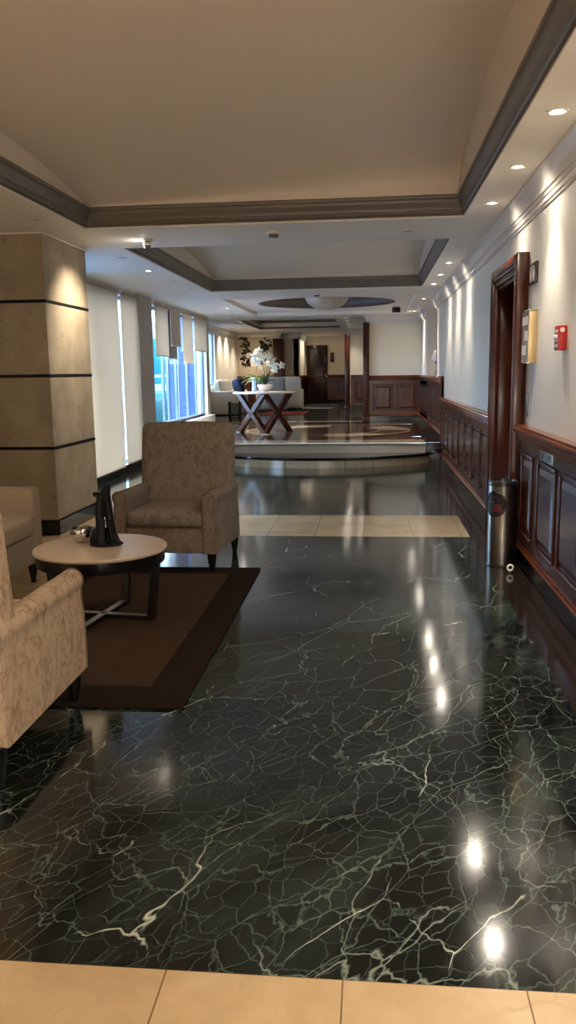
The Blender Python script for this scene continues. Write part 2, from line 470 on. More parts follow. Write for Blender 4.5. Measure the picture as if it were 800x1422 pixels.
rect(XL - .9, 2.2, 19.65, 31.3, 0, F); rect(BX, 2.2, 19.2, 19.65, 0, F)
rect(BX, XR + .9, YS + .003, 19.2, 4, F)
struct('floor_raised', bm, ['green', 'cream', 'brownmarble', 'redmarble', 'blackmarble'], smooth=False)

SX0 = -2.56; SCX, SCY, SR = -.85, 14.98, 2.40
bm = newbm()
# upper riser with a rounded nosing, cream; black block under the border
prof = [(0, 0), (0, .275), (.018, .283), (.026, .3), (.018, .315), (0, F)]
sweep(bm, [(u, z) for u, z in prof], [(BX, YS), (XL, YS)], mi=2)
box(bm, BX, XR - .005, YS - .02, YS + .02, 0, F - .001, mi=1)
# lower curved step
a0 = math.degrees(math.asin((SCY - YS) / SR)); n = 56
pts = arc(SCX, SCY, SR, 180 + a0, 360 - a0, n)
for k in range(n):
    (xa, ya), (xb, yb) = pts[k], pts[k + 1]
    quad(bm, [(xa, ya, 0), (xb, yb, 0), (xb, yb, .118), (xa, ya, .118)], 0)
pr = [(0, .118), (.02, .12), (.028, .139), (.02, .158), (0, .16), (-.02, .16)]
sweep(bm, [(-u, z) for u, z in pr], pts, mi=1)
f = bm.faces.new([bm.verts.new((x, y, .16)) for x, y in pts]); f.material_index = 1
struct('floor_steps', bm, ['creamstep', 'blackmarble', 'creamriser'], angle=.5)

# ---- ceiling
T1 = (-2.46, .76, 1.9, 7.25); T2 = (-2.46, .76, 8.36, 12.98); RC = (-2.52, .76, 14.25, 18.55); T3 = (-3.35, -.9, 20.95, 25.4)
ZB = 2.76
bm = newbm()
def plate(x0, x1, y0, y1, z, holes, mi=0):
    xs = sorted({x0, x1, *[h[0] for h in holes], *[h[1] for h in holes]}); ys = sorted({y0, y1, *[h[2] for h in holes], *[h[3] for h in holes]})
    for xa, xb in zip(xs, xs[1:]):
        for ya, yb in zip(ys, ys[1:]):
            if any(h[0] - 1e-6 <= xa and xb <= h[1] + 1e-6 and h[2] - 1e-6 <= ya and yb <= h[3] + 1e-6 for h in holes): continue
            quad(bm, [(xa, ya, z), (xa, yb, z), (xb, yb, z), (xb, ya, z)], mi)
plate(XL, XR + .9, Y0, 19.7, ZC, [T1, T2, RC]); plate(XL - .9, XL, 18.9, 19.7, ZC, [])
plate(XL - .9, 2.2, 19.7, 31.3, ZB, [T3])
quad(bm, [(XL - .9, 19.7, ZC), (2.2, 19.7, ZC), (2.2, 19.7, ZB), (XL - .9, 19.7, ZB)], 0)
plate(XL, 2.2, Y0, 31.3, 3.5, []); plate(XL - .9, XL, 18.9, 31.3, 3.5, [])
# plaster lip at the foot of each tray
for h, z in ((T1, ZC), (T2, ZC), (T3, ZB)):
    x0, x1, y0, y1 = h
    for a, b in (((x0, y0), (x1, y0)), ((x1, y0), (x1, y1)), ((x1, y1), (x0, y1)), ((x0, y1), (x0, y0))):
        quad(bm, [(*a, z), (*b, z), (*b, z + .016), (*a, z + .016)], 0)
# shallow panel with the round opening
x0, x1, y0, y1 = RC; ZP = 2.775; RO = 1.32
for a, b in (((x0, y0), (x1, y0)), ((x1, y0), (x1, y1)), ((x1, y1), (x0, y1)), ((x0, y1), (x0, y0))):
    quad(bm, [(*a, ZC), (*b, ZC), (*b, ZP), (*a, ZP)], 0)
n = 96
for k in range(n):
    q = []
    for t in (2 * PI * k / n, 2 * PI * (k + 1) / n):
        c, s = math.cos(t), math.sin(t)
        q.append((CXM + RO * c, CYM + RO * s, ZP))
        tx = ((x1 - CXM) if c > 0 else (x0 - CXM)) / c if abs(c) > 1e-9 else 1e9
        ty = ((y1 - CYM) if s > 0 else (y0 - CYM)) / s if abs(s) > 1e-9 else 1e9
        d = min(tx, ty); q.append((CXM + d * c, CYM + d * s, ZP))
    quad(bm, [q[0], q[2], q[3], q[1]], 0)
lathe(bm, [(1.27, 2.94), (1.2, 3.02), (.9, 3.08), (.4, 3.1), (.01, 3.1)], 64, CXM, CYM, mi=2, caps=False)
# vaults above the trays
def superell(d, a, p): return max(0.0, 1 - min(1, abs(d) / a) ** p) ** (1 / p)
def vault(T, kl, kr, mi=1):
    xl, xr = T[0] + .03, T[1] - .04; yA, yB = T[2] + .06, T[3] - .05; ym = (yA + yB) / 2; ah = (yB - yA) / 2
    ns, nx = 40, 12; grid = []
    for i in range(ns + 1):
        th = PI * i / ns; d = -math.cos(th); row = []
        for j in range(nx + 1):
            u = j / nx; z0 = kl[0] + (kr[0] - kl[0]) * u; z1 = kl[1] + (kr[1] - kl[1]) * u; p = kl[2] + (kr[2] - kl[2]) * u
            row.append(bm.verts.new((xl + (xr - xl) * u, ym + d * ah, z0 + (z1 - z0) * superell(d, 1, p))))
        grid.append(row)
    for i in range(ns):
        for j in range(nx):
            bm.faces.new((grid[i][j], grid[i + 1][j], grid[i + 1][j + 1], grid[i][j + 1])).material_index = mi
    zl = 2.83
    for j in (0, nx):
        for i in range(ns):
            a, b = grid[i][j].co, grid[i + 1][j].co
            quad(bm, [(a.x, a.y, zl), (b.x, b.y, zl), tuple(b), tuple(a)], mi)
    for i in (0, ns):
        for j in range(nx):
            a, b = grid[i][j].co, grid[i][j + 1].co
            quad(bm, [(a.x, a.y, zl), (b.x, b.y, zl), tuple(b), tuple(a)], mi)
vault(T1, (2.885, 3.09, 1.45), (2.95, 3.29, 2.5))
vault(T2, (2.885, 3.09, 1.45), (2.92, 3.16, 2.0))
vault(T3, (3.02, 3.12, 2), (3.02, 3.12, 2))
struct('ceiling', bm, ['ceil', 'vault', 'taupe'], angle=.5)

# ---- tray mouldings
tp = [(0, .012), (-.008, .014), (-.008, .028), (.004, .034), (.012, .046), (.012, .056), (.018, .06), (.019, .07), (.026, .088), (.04, .108), (.047, .13), (.047, .142), (.058, .146), (.06, .168), (.052, .176), (0, .176)]
k = 1
for T, z in ((T1, ZC), (T2, ZC), (T3, ZB)):
    bm = newbm(); x0, x1, y0, y1 = T
    sweep(bm, [(u + .004, z + v * (1.45 if k == 3 else 1)) for u, v in tp], [(x0, y0), (x1, y0), (x1, y1), (x0, y1)], closed=True)
    struct('trim_%d' % k, bm, 'taupe', angle=.5, recalc=True); k += 1
bm = newbm()
pts = [(CXM + RO * math.cos(2 * PI * i / 96), CYM + RO * math.sin(2 * PI * i / 96)) for i in range(96)]
sweep(bm, [(u + .004, ZP + v - .012) for u, v in tp], pts, closed=True)
struct('trim_%d' % k, bm, 'taupe', angle=.5); k += 1

# white crown along the right wall, round the niche and along the back wall
cr = [(0, 2.505), (.012, 2.507), (.014, 2.52), (.024, 2.524), (.026, 2.548), (.034, 2.556), (.04, 2.572), (.05, 2.578), (.052, 2.586), (.06, 2.62), (.078, 2.658), (.096, 2.676), (.1, 2.684), (.108, 2.686), (.11, 2.699), (0, 2.699)]
NY0, NY1, NXD = 15.0, 16.9, 1.95
bm = newbm()
sweep(bm, cr, [(XR, Y0), (XR, NY0), (NXD, NY0), (NXD, NY1), (1.12, NY1), (1.12, YB), (-.06, YB), (-.06, YB + .2)])
struct('trim_%d' % k, bm, 'crown', angle=.4, recalc=True); k += 1

# ---- right wall with the doorway
D0, D1, DT = 6.47, 7.60, 2.20      # clear opening
bm = newbm(); WT = .16
def wall_y(bm, x0, x1, y0, y1, z0, z1, holes=(), mi=0):
    ys = sorted({y0, y1, *[v for h in holes for v in h[:2]]}); zs = sorted({z0, z1, *[v for h in holes for v in h[2:]]})
    for ya, yb in zip(ys, ys[1:]):
        for za, zb in zip(zs, zs[1:]):
            if any(h[0] - 1e-6 <= ya and yb <= h[1] + 1e-6 and h[2] - 1e-6 <= za and zb <= h[3] + 1e-6 for h in holes): continue
            box(bm, x0, x1, ya, yb, za, zb, mi=mi)
wall_y(bm, XR, XR + WT, Y0, NY0, 0, 3.5, [(D0, D1, 0, DT)])
box(bm, XR, NXD + .1, NY0 - .15, NY0, 0, 3.5)
box(bm, NXD, NXD + .1, NY0, NY1, 0, 3.5)
box(bm, 1.12, NXD + .1, NY1, YB + .15, 0, 3.5)
struct('wall_right', bm, 'wallpaper', smooth=False)
bm = newbm(); box(bm, -.06, 1.4, YB, YB + .15, 0, 3.5); struct('wall_back', bm, 'backwall', smooth=False)
bm = newbm(); box(bm, XL - .9, XR + 1, Y0 - .15, Y0, 0, 3.5); struct('wall_rear', bm, 'backwall', smooth=False)

# door and its casing
bm = newbm()
box(bm, XR + .30, XR + .34, D0, D1, 0, DT, .002)
for za, zb in ((.2, .85), (1.0, 2.05)):
    for ya, yb in ((D0 + .12, D0 + .52), (D0 + .61, D1 - .12)):
        box(bm, XR + .285, XR + .302, ya, yb, za, zb, .014, 3)
door = struct('door_1', bm, 'mahdark')
bm = newbm()
cp = [(0, 0), (.055, 0), (.062, -.012), (.075, -.016), (.09, -.03), (.1, -.05), (.1, -.085), (.086, -.09), (.012, -.09), (0, -.085)]
CW = .095
for ya, yb in ((D0 - CW, D0), (D1, D1 + CW)):
    box(bm, XR - .09, XR, ya, yb, 0, DT + CW, .006)
    box(bm, XR - .098, XR - .088, ya + .012, yb - .034, 0, DT + .06, .004)
box(bm, XR - .09, XR, D0, D1, DT, DT + CW, .006)
box(bm, XR - .098, XR - .088, D0 - .03, D1 + .03, DT + .03, DT + .085, .004)
box(bm, XR - .075, XR - .02, D0, D1, DT - .045, DT + .004, .008)
box(bm, XR - .05, XR, D0, D1, DT - .07, DT - .04, .008)
box(bm, XR - .075, XR - .02, D1 - .045, D1 + .004, 0, DT, .008)
box(bm, XR - .05, XR + .3, D1 - .03, D1 + .005, 0, DT, .002); box(bm, XR - .05, XR + .3, D0 - .005, D0 + .02, 0, DT, .002)
box(bm, XR - .05, XR + .3, D0, D1, DT - .03, DT + .003, .002)
obj('door_frame', bm, 'mah', door)
bm = newbm(); lathe(bm, [(.025, 0), (.03, .01), (.012, .02), (.012, .05), (.03, .055), (.032, .08), (.01, .09)], 20)
o = obj('door_knob', bm, 'brass', door, loc=(XR + .285, D0 + .1, 1.0)); o.rotation_euler = (0, -PI / 2, 0)
bm = newbm(); quad(bm, [(XR + WT, D0 - .2, -.001), (XR + .6, D0 - .2, -.001), (XR + .6, D1 + .2, -.001), (XR + WT, D1 + .2, -.001)])
box(bm, XR + .36, XR + .46, D0 - .2, D1 + .2, 0, 2.4)
box(bm, XR + WT, XR + .36, D0 - .2, D0 - .02, 0, 2.4); box(bm, XR + WT, XR + .36, D1 + .02, D1 + .2, 0, 2.4); box(bm, XR + WT, XR + .36, D0 - .2, D1 + .2, DT + .02, 2.4)
struct('wall_doorway', bm, 'dark_in', smooth=False)

# ---- panelling: generic local frame  a = along the wall, d = out of the wall, z up
def frame_y(xw):  return lambda a, d, z: (xw - d, a, z)          # wall in the y direction, facing -x
def frame_x(yw):  return lambda a, d, z: (a, yw - d, z)          # wall in the x direction, facing -y
def frame_y2(xw): return lambda a, d, z: (xw + d, a, z)          # facing +x
def lbox(bm, fr, a0, a1, d0, d1, z0, z1, bev=0, mi=0):
    p, q = fr(a0, d0, z0), fr(a1, d1, z1)
    box(bm, min(p[0], q[0]), max(p[0], q[0]), min(p[1], q[1]), max(p[1], q[1]), z0, z1, bev, 2, mi)
def lraised(bm, fr, a0, a1, z0, z1, dbase, mi=0, w=.022, inner=.05):
    # moulded frame
    for (aa, ab, za, zb) in ((a0, a1, z0, z0 + w), (a0, a1, z1 - w, z1), (a0, a0 + w, z0 + w, z1 - w), (a1 - w, a1, z0 + w, z1 - w)):
        lbox(bm, fr, aa, ab, dbase - .002, dbase + .014, za, zb, .006, mi)
    # fielded centre
    g = .012
    o = [(a0 + w + g, z0 + w + g), (a1 - w - g, z0 + w + g), (a1 - w - g, z1 - w - g), (a0 + w + g, z1 - w - g)]
    i = [(a0 + w + g + inner, z0 + w + g + inner), (a1 - w - g - inner, z0 + w + g + inner), (a1 - w - g - inner, z1 - w - g - inner), (a0 + w + g + inner, z1 - w - g - inner)]
    ov = [fr(a, dbase - .004, z) for a, z in o]; iv = [fr(a, dbase + .012, z) for a, z in i]
    for q in range(4): quad(bm, [ov[q], ov[(q + 1) % 4], iv[(q + 1) % 4], iv[q]], mi)
    quad(bm, iv, mi)
def wainscot(bm, fr, a0, a1, zb, panels, cap=True, dpan=.03, ztop=.955):
    lbox(bm, fr, a0, a1, .0, dpan, zb + .10, zb + ztop)                                     # backing, stiles and rails in one plane
    for p0, p1 in panels: lraised(bm, fr, p0, p1, zb + .25, zb + .85, dpan)
    lbox(bm, fr, a0, a1, 0, dpan + .028, zb + .125, zb + .15, .01, 1)                       # bottom bead
    lbox(bm, fr, a0, a1, 0, dpan + .014, zb + .15, zb + .17, .006, 1)
    if cap:
        lbox(bm, fr, a0, a1, 0, dpan + .018, zb + .93, zb + .965, .006, 1)
        lbox(bm, fr, a0, a1, 0, dpan + .034, zb + .962, zb + .995, .01, 1)
        lbox(bm, fr, a0, a1, 0, dpan + .058, zb + .993, zb + 1.03, .014, 1)
        lbox(bm, fr, a0, a1, 0, dpan + .04, zb + 1.028, zb + 1.045, .008, 1)
def skirting(bm, fr, a0, a1, zb, d=.04, h=.128):
    lbox(bm, fr, a0, a1, 0, d, zb, zb + h, .003)

FR = frame_y(XR)
near = [(5.83, 6.24)] + [(5.10 - .66 * i, 5.65 - .66 * i) for i in range(0, 14)]
bm = newbm(); wainscot(bm, FR, Y0, D0 - CW, 0, near); struct('trim_6', bm, ['mah', 'mahy'], angle=.5, recalc=True)
bm = newbm(); skirting(bm, FR, Y0, D0 - CW, 0); struct('baseboard_right', bm, 'blackmarble', smooth=False)
far = []; y = 7.83
while y < 13.2: far.append((y + .03, min(y + .66, 13.3))); y += .722
bm = newbm(); wainscot(bm, FR, D1 + CW, YS - .02, 0, far); struct('trim_7', bm, ['mah', 'mahy'], angle=.5, recalc=True)
bm = newbm(); skirting(bm, FR, D1 + CW, YS - .02, 0); struct('baseboard_right_far', bm, 'blackmarble', smooth=False)
# raised panelling beside the platform and along the back wall
bm = newbm()
FR2 = frame_y(XR + .0)
wainscot(bm, FR2, YS - .02, YB, F, [(13.5 + .52 * i, 13.5 + .52 * i + .44) for i in range(11)])
lbox(bm, FR2, YS - .02, YS + .02, 0, .05, 0, F + 1.03, .004)
box(bm, XR - .02, NXD, NY0, NY1, F + .99, F + 1.03, .004, mi=1)
wainscot(bm, frame_x(YB), -.04, XR - .03, F, [(.05, .5), (.60, 1.05)])
struct('trim_8', bm, ['mah', 'mahy'], angle=.5, recalc=True)
bm = newbm(); skirting(bm, FR2, YS + .03, YB, F); skirting(bm, frame_x(YB), -.04, XR - .04, F); struct('baseboard_back', bm, 'blackmarble', smooth=False)

# ---- stone pillar on the left
px0, px1, py0, py1 = XL - .02, -2.87, 7.27, 8.40
bm = newbm()
gro = [.13, .805, 1.458, 2.113, ZC]
for za, zb in zip(gro, gro[1:]):
    box(bm, px0, px1, py0, py1, za + .012, zb - .012, .004, 1)
box(bm, px0, px1 - .015, py0 + .015, py1 - .015, 0, ZC)
pil = struct('wall_pillar', bm, 'stone', angle=.5)
bm = newbm()
for z in gro[1:-1]: box(bm, px0, px1 + .004, py0 - .004, py1 + .004, z - .013, z + .013, .002, 1)
obj('groove_band', bm, 'black', pil, smooth=False)
bm = newbm(); box(bm, px0, px1 + .012, py0 - .012, py1 + .012, 0, .135, .003, 1); struct('baseboard_pillar', bm, 'blackmarble', smooth=False)
bm = newbm(); sweep(bm, [(0, 2.685), (.012, 2.685), (.012, 2.699), (0, 2.699)], [(px0, py0), (px1, py0), (px1, py1), (px0, py1)][::-1]); struct('trim_9', bm, 'crown', smooth=False)

# ---- window wall on the left
WZ1 = 2.62
wins = [(8.55, 12.92, .12), (13.78, 18.55, F + .22)]
bm = newbm()
wall_y(bm, XL - .25, XL, py1, 18.9, 0, 3.5, [(a, b, z, WZ1) for a, b, z in wins])
wall_y(bm, XL - .25, XL, Y0, py0 + .02, 0, 3.5)
wall_y(bm, XL - .25, XL, py0, py1, 0, 3.5)
struct('wall_left', bm, 'backwall', smooth=False)
bm = newbm(); box(bm, XL - .95, XL - .02, 18.6, 18.9, -.3, 3.5); struct('wall_return', bm, 'peri', smooth=False)
bm = newbm()
for k2 in range(4): box(bm, XL - .9 + .22 * k2, XL - .875 + .22 * k2, 18.585, 18.605, -.3, 3.4)
struct('trim_16', bm, 'frame', smooth=False)
bm = newbm(); box(bm, XL, XL + .06, 12.96, 13.74, 0, ZC, .004); struct('wall_pier', bm, 'concrete', smooth=False)
bm = newbm(); box(bm, XL, XL + .03, py1, YS, 0, .12, .003); box(bm, XL, XL + .03, Y0, py0 - .02, 0, .12, .003); struct('baseboard_left', bm, 'blackmarble', smooth=False)
bm = newbm(); box(bm, XL - .2, XL + .10, 13.75, 18.9, F, F + .22, .006); struct('trim_10', bm, 'white', smooth=False)

def window(name, y0, y1, z0, z1, mulls, trans):
    bm = newbm(); xa, xb = XL - .16, XL - .08
    for ya, yb in ((y0, y0 + .05), (y1 - .05, y1)): box(bm, xa, xb, ya, yb, z0, z1, .004)
    for za, zb in ((z0, z0 + .05), (z1 - .05, z1)): box(bm, xa, xb, y0, y1, za, zb, .004)
    for m in mulls: box(bm, xa + .015, xb - .015, m - .02, m + .02, z0, z1, .004)
    for t in trans: box(bm, xa + .01, xb - .01, y0, y1, t - .02, t + .02, .004)
    w = struct(name, bm, 'frame')
    bm = newbm(); box(bm, XL - .125, XL - .115, y0 + .04, y1 - .04, z0 + .04, z1 - .04); obj('pane', bm, 'glass', w, smooth=False)
    return w
window('window_1', 8.55, 12.92, .12, WZ1, [10.05, 11.0, 12.03], [])
window('window_2', 13.78, 18.55, F + .22, WZ1, [14.12, 15.03, 15.4, 16.05, 17.02, 17.9], [])

def blind(y0, y1, zb, label, x=XL + .03, mat='blind', zt=2.68):
    t = thing('roller_blind', label, 'blind', (x, (y0 + y1) / 2, zb), group='roller blinds on the left window wall')
    w = (y1 - y0) / 2
    bm = newbm(); box(bm, -.0015, .0015, -w, w, .012, zt - zb - .02); obj('blind_fabric', bm, mat, t, smooth=False)
    bm = newbm(); box(bm, -.008, .008, -w, w, 0, .022, .004); obj('bottom_bar', bm, 'white', t)
    bm = newbm(); tube(bm, [(0, -w, zt - zb - .03), (0, w, zt - zb - .03)], .022, 14); obj('roller_tube', bm, mat, t)
    return t
blind(10.1, 11.96, .10, 'full-length cream roller blind on the left, the one nearest the stone pillar')
blind(12.08, 12.95, .12, 'full-length cream roller blind between the pale window strip and the grey pier')
blind(14.02, 14.95, 1.77, 'half-lowered cream roller blind right of the narrow bare window, nearest the grey pier')
blind(15.12, 15.95, 1.97, 'short cream roller blind with a darker grey blind showing below it')
blind(16.12, 17.0, 1.66, 'lowest-hanging of the half-lowered cream blinds, second from the window wall end')
blind(17.2, 18.5, 1.93, 'short cream roller blind at the far end of the window wall')
blind(15.15, 15.9, 1.74, 'darker grey blind hanging below the short cream roller blind', x=XL - .04, mat='greyblind', zt=2.6)

# ---- the rooms behind: walls
XF = -4.42
bm = newbm(); wall_y(bm, XF - .2, XF, 18.8, 27.6, 0, 3.5, [(22.4, 23.6, 1.13, 2.62)]); struct('wall_left_far', bm, 'backwall', smooth=False)
bm = newbm()
for ya, yb, za, zb in ((22.4, 22.45, 1.13, 2.62), (23.55, 23.6, 1.13, 2.62), (22.4, 23.6, 1.13, 1.18), (22.4, 23.6, 2.57, 2.62)): box(bm, XF - .14, XF - .06, ya, yb, za, zb, .003)
w = struct('window_3', bm, 'frame')
bm = newbm(); box(bm, XF - .105, XF - .095, 22.43, 23.57, 1.16, 2.59); obj('pane', bm, 'glass', w, smooth=False)
bm = newbm()
box(bm, XF - .2, -3.0, 27.5, 27.65, 0, 3.5)
box(bm, -3.2, -2.42, 28.0, 28.15, 0, 3.5)
box(bm, -3.1, -2.95, 27.5, 28.1, 0, 3.5)
struct('wall_art', bm, 'backwall', smooth=False)
bm = newbm(); box(bm, -2.57, -2.42, 28.0, 31.2, 0, 3.5); struct('wall_corridor', bm, 'backwall', smooth=False)
bm = newbm(); box(bm, -2.6, -.5, 31.15, 31.3, 0, 3.5); struct('wall_end', bm, 'backwall', smooth=False)
bm = newbm(); box(bm, -.72, 2.2, 26.0, 26.15, 0, 3.5); box(bm, -.72, -.6, 26.1, 31.2, 0, 3.5); struct('wall_inner', bm, 'backwall', smooth=False)
bm = newbm(); box(bm, 2.1, 2.2, YB, 26.1, 0, 3.5); box(bm, 1.1, 2.2, YB + .1, YB + .2, 0, 3.5); struct('wall_side', bm, 'backwall', smooth=False)
# crowns in the rooms behind
def lift(p, dz): return [(u, z + dz) for u, z in p]
bm = newbm()
sweep(bm, lift(cr, .06), [(2.0, 26.0), (-.72, 26.0), (-.72, 31.15), (-2.42, 31.15), (-2.42, 28.0), (-3.0, 28.0), (-3.0, 27.5), (XF, 27.5), (XF, 18.95)])
struct('trim_11', bm, 'crown', angle=.4, recalc=True)
# panelling in the rooms behind
bm = newbm()
wainscot(bm, frame_x(26.0), -.62, 1.9, F, [(-.5, -.1), (.05, .6), (.75, 1.3)])
wainscot(bm, frame_x(31.15), -2.42, -.72, F, [(-1.25, -.85)])
wainscot(bm, frame_y2(-2.42), 28.0, 31.1, F, [(28.2, 29.0), (29.2, 30.0), (30.2, 31.0)])
wainscot(bm, frame_x(28.0), -3.0, -2.42, F, [(-2.9, -2.5)])
wainscot(bm, frame_x(27.5), XF, -3.0, F, [(-4.3, -3.9), (-3.8, -3.4)])
struct('trim_12', bm, ['mah', 'mahy'], angle=.5, recalc=True)
bm = newbm()
for fr, a, b in ((frame_x(26.0), -.62, 1.9), (frame_x(31.15), -2.42, -.72), (frame_y2(-2.42), 28, 31.1), (frame_x(28.0), -3.0, -2.42), (frame_x(27.5), XF, -3.0)): skirting(bm, fr, a, b, F)
struct('baseboard_far', bm, 'blackmarble', smooth=False)

def pilaster(name, x0, x1, y0, y1, z1):
    bm = newbm(); box(bm, x0, x1, y0, y1, F, z1, .006)
    box(bm, x0 + .025, x1 - .025, y0 - .008, y0 + .02, F + .15, z1 - .1, .006)
    box(bm, x0 - .012, x1 + .012, y0 - .014, y1, F, F + .12, .006)
    struct(name, bm, 'mah')
pilaster('trim_13', -.175, -.035, YB - .13, YB + .2, 2.55)
pilaster('trim_14', -.80, -.64, 25.75, 26.1, 2.60)
pilaster('trim_15', -3.18, -2.86, 27.2, 28.0, 2.56)

# far door
bm = newbm(); box(bm, -2.38, -1.60, 31.07, 31.15, F, 2.45, .006)
for xa, xb, za, zb in ((-2.28, -1.70, F + .15, F + .8), (-2.28, -1.70, F + .92, F + 1.35), (-2.28, -1.70, F + 1.47, F + 2.0)):
    for a, b, c, d in ((xa, xb, za, za + .03), (xa, xb, zb - .03, zb), (xa, xa + .03, za, zb), (xb - .03, xb, za, zb)): box(bm, a, b, 31.05, 31.08, c, d, .006)
d2 = struct('door_2', bm, 'mahdark')
bm = newbm(); box(bm, -1.69, -1.66, 31.03, 31.07, F + 1.0, F + 1.08, .004); obj('door_lock', bm, 'brass', d2)
bm = newbm(); box(bm, -1.69, -1.66, 31.05, 31.07, F + 1.5, F + 1.65, .004); obj('door_plate', bm, 'greymetal', d2)
bm = newbm(); lathe(bm, [(.015, 0), (.015, .04), (.03, .045), (.03, .07), (.01, .08)], 14)
o = obj('door_knob', bm, 'brass', d2, loc=(-1.63, 31.07, F + .98)); o.rotation_euler = (PI / 2, 0, 0)

# ------------------------------------------------------------------ armchairs
def leg_bm(x, y, h=.15, tall=.17, z0=0.0):
    b = newbm(); lathe(b, [(.016, z0), (.02, z0 + .008), (.021, .04), (.026, .06), (.032, .1), (.036, h), (.036, tall)], 16, x, y); return b

def make_armchair(name, label, fab, loc, rz, W=.80, Dp=.78, H=1.06):
    """front faces local -y, origin on the floor under the middle of the front edge"""
    t = thing(name, label, 'armchair', loc, rz, 'upholstered armchairs round the coffee table')
    hw = W / 2; aw = .105; zb = .15
    # seat base with a front apron
    bm = newbm(); box(bm, -hw + aw - .01, hw - aw + .01, .012, Dp - .05, zb, .335, .012, 3); obj('seat_base', bm, fab, t)
    bm = newbm(); tube(bm, [(-hw + aw, .014, .337), (hw - aw, .014, .337)], .005, 8); obj('seat_piping', bm, 'piping', t)
    bm = newbm(); rounded(bm, (W - 2 * aw + .012, Dp - .22, .135), .05, (.0, .015, .028), 14, (0, (Dp - .22) / 2 - .005, .40)); obj('seat_cushion', bm, fab, t)
    # backrest, leaning back
    bm = newbm()
    b = newbm(); rounded(b, (W - .05, .16, H - .30), .055, (.004, .018, .012), 16)
    lean = Matrix.Identity(4); lean[1][2] = .13
    addbm(bm, b, Matrix.Translation((0, Dp - .17, (H + .30) / 2)) @ lean)
    obj('backrest', bm, fab, t)
    for s in (-1, 1):
        # arm: outer side upright, rolled top pinched underneath, front swelling a little below
        zc, r = .556, .05
        out = [(hw - .012, zb), (hw - .012, .30), (hw - .016, .42), (hw - .022, .485)]
        roll = [(hw - .060 + r * math.cos(math.radians(a)) * 1.0, zc + r * math.sin(math.radians(a))) for a in range(-40, 221, 20)]
        inn = [(hw - aw, .47), (hw - aw - .002, .30), (hw - aw, zb)]
        ol = [(s * x, z) for x, z in out + roll + inn]
        bm = newbm(); prism(bm, ol, 0.0, Dp - .06, 'y', .014); obj('arm', bm, fab, t, angle=.9)
        arm = t.children[-1] if False else [c for c in COL.objects if c.parent == t][-1]
        bm = newbm(); tube(bm, [(s * x, .004, z) for x, z in out + roll + inn], .0045, 6); obj('arm_piping', bm, 'piping', arm)
        # outer back part of the side, running behind the arm
        for y in (.06, Dp - .07):
            obj('leg', leg_bm(s * (hw - .058), y, tall=.155, z0=.015 if y < .1 else 0), 'blackwood', t)
    return t
A = make_armchair('armchair', 'taupe swirl-patterned armchair facing the camera behind the round table', 'swirl_taupe', (-1.51, 5.835, 0), math.radians(-4.5), W=.80, Dp=.82, H=1.07)
B = make_armchair('armchair', 'beige swirl-patterned armchair seen from its side at the near left edge', 'swirl', (-1.665, 3.47, 0), PI, W=.80, Dp=.90, H=1.05)

# sofa at the left edge, front towards +x
def make_sofa(label, loc, L=1.75, D=.82):
    t = thing('sofa', label, 'sofa', loc)       # origin: floor under the far front corner; runs towards -y, back towards -x
    box_ = newbm(); box(box_, -D + .1, -.02, -L + .1, -.10, .15, .36, .012, 3); obj('seat_base', box_, 'taupefab', t)
    for k in range(2):
        w = (L - .32) / 2; yc = -.155 - w * (k + .5)
        bm = newbm(); rounded(bm, (.64, w - .008, .16), .045, (.012, 0, .02), 12, (-.31, yc, .43)); c = obj('seat_cushion', bm, 'taupefab', t)
        bm = newbm(); tube(bm, [(.006, yc - w / 2 + .03, .475), (.006, yc + w / 2 - .03, .475)], .005, 6); obj('cushion_piping', bm, 'piping', c)
    for ya, yb in ((-.15, 0.0), (-L, -L + .15)):
        bm = newbm(); box(bm, -D, .0, ya, yb, .15, .685, .03, 4); obj('arm', bm, 'taupefab', t)
    bm = newbm(); box(bm, -D - .12, -D + .12, -L, 0, .15, .86, .05, 4); obj('backrest', bm, 'taupefab', t)
    for x in (-D + .02, -.06):
        for y in (-L + .08, -.08): obj('leg', leg_bm(x, y, tall=.155), 'blackwood', t)
    return t
make_sofa('plain taupe sofa at the left edge in front of the stone pillar', (-2.34, 5.62, 0))

# rug
bm = newbm(); x0, x1, y0, y1 = -2.20, -.82, 3.36, 5.985
t = thing('area_rug', 'dark brown rectangular rug with a darker border under the round table', 'rug', ((x0 + x1) / 2, (y0 + y1) / 2, 0))
hx, hy = (x1 - x0) / 2, (y1 - y0) / 2
for a, b, c, d in ((-hx, hx, -hy, -hy + .23), (-hx, hx, hy - .2, hy), (-hx, -hx + .2, -hy + .23, hy - .2), (hx - .2, hx, -hy + .23, hy - .2)):
    box(bm, a, b, c, d, .0005, .0145, .003, 2)
obj('rug_border', bm, 'rugborder', t)
bm = newbm(); box(bm, -hx + .2, hx - .2, -hy + .23, hy - .2, .0005, .0135); obj('rug_field', bm, 'rugfield', t, smooth=False)

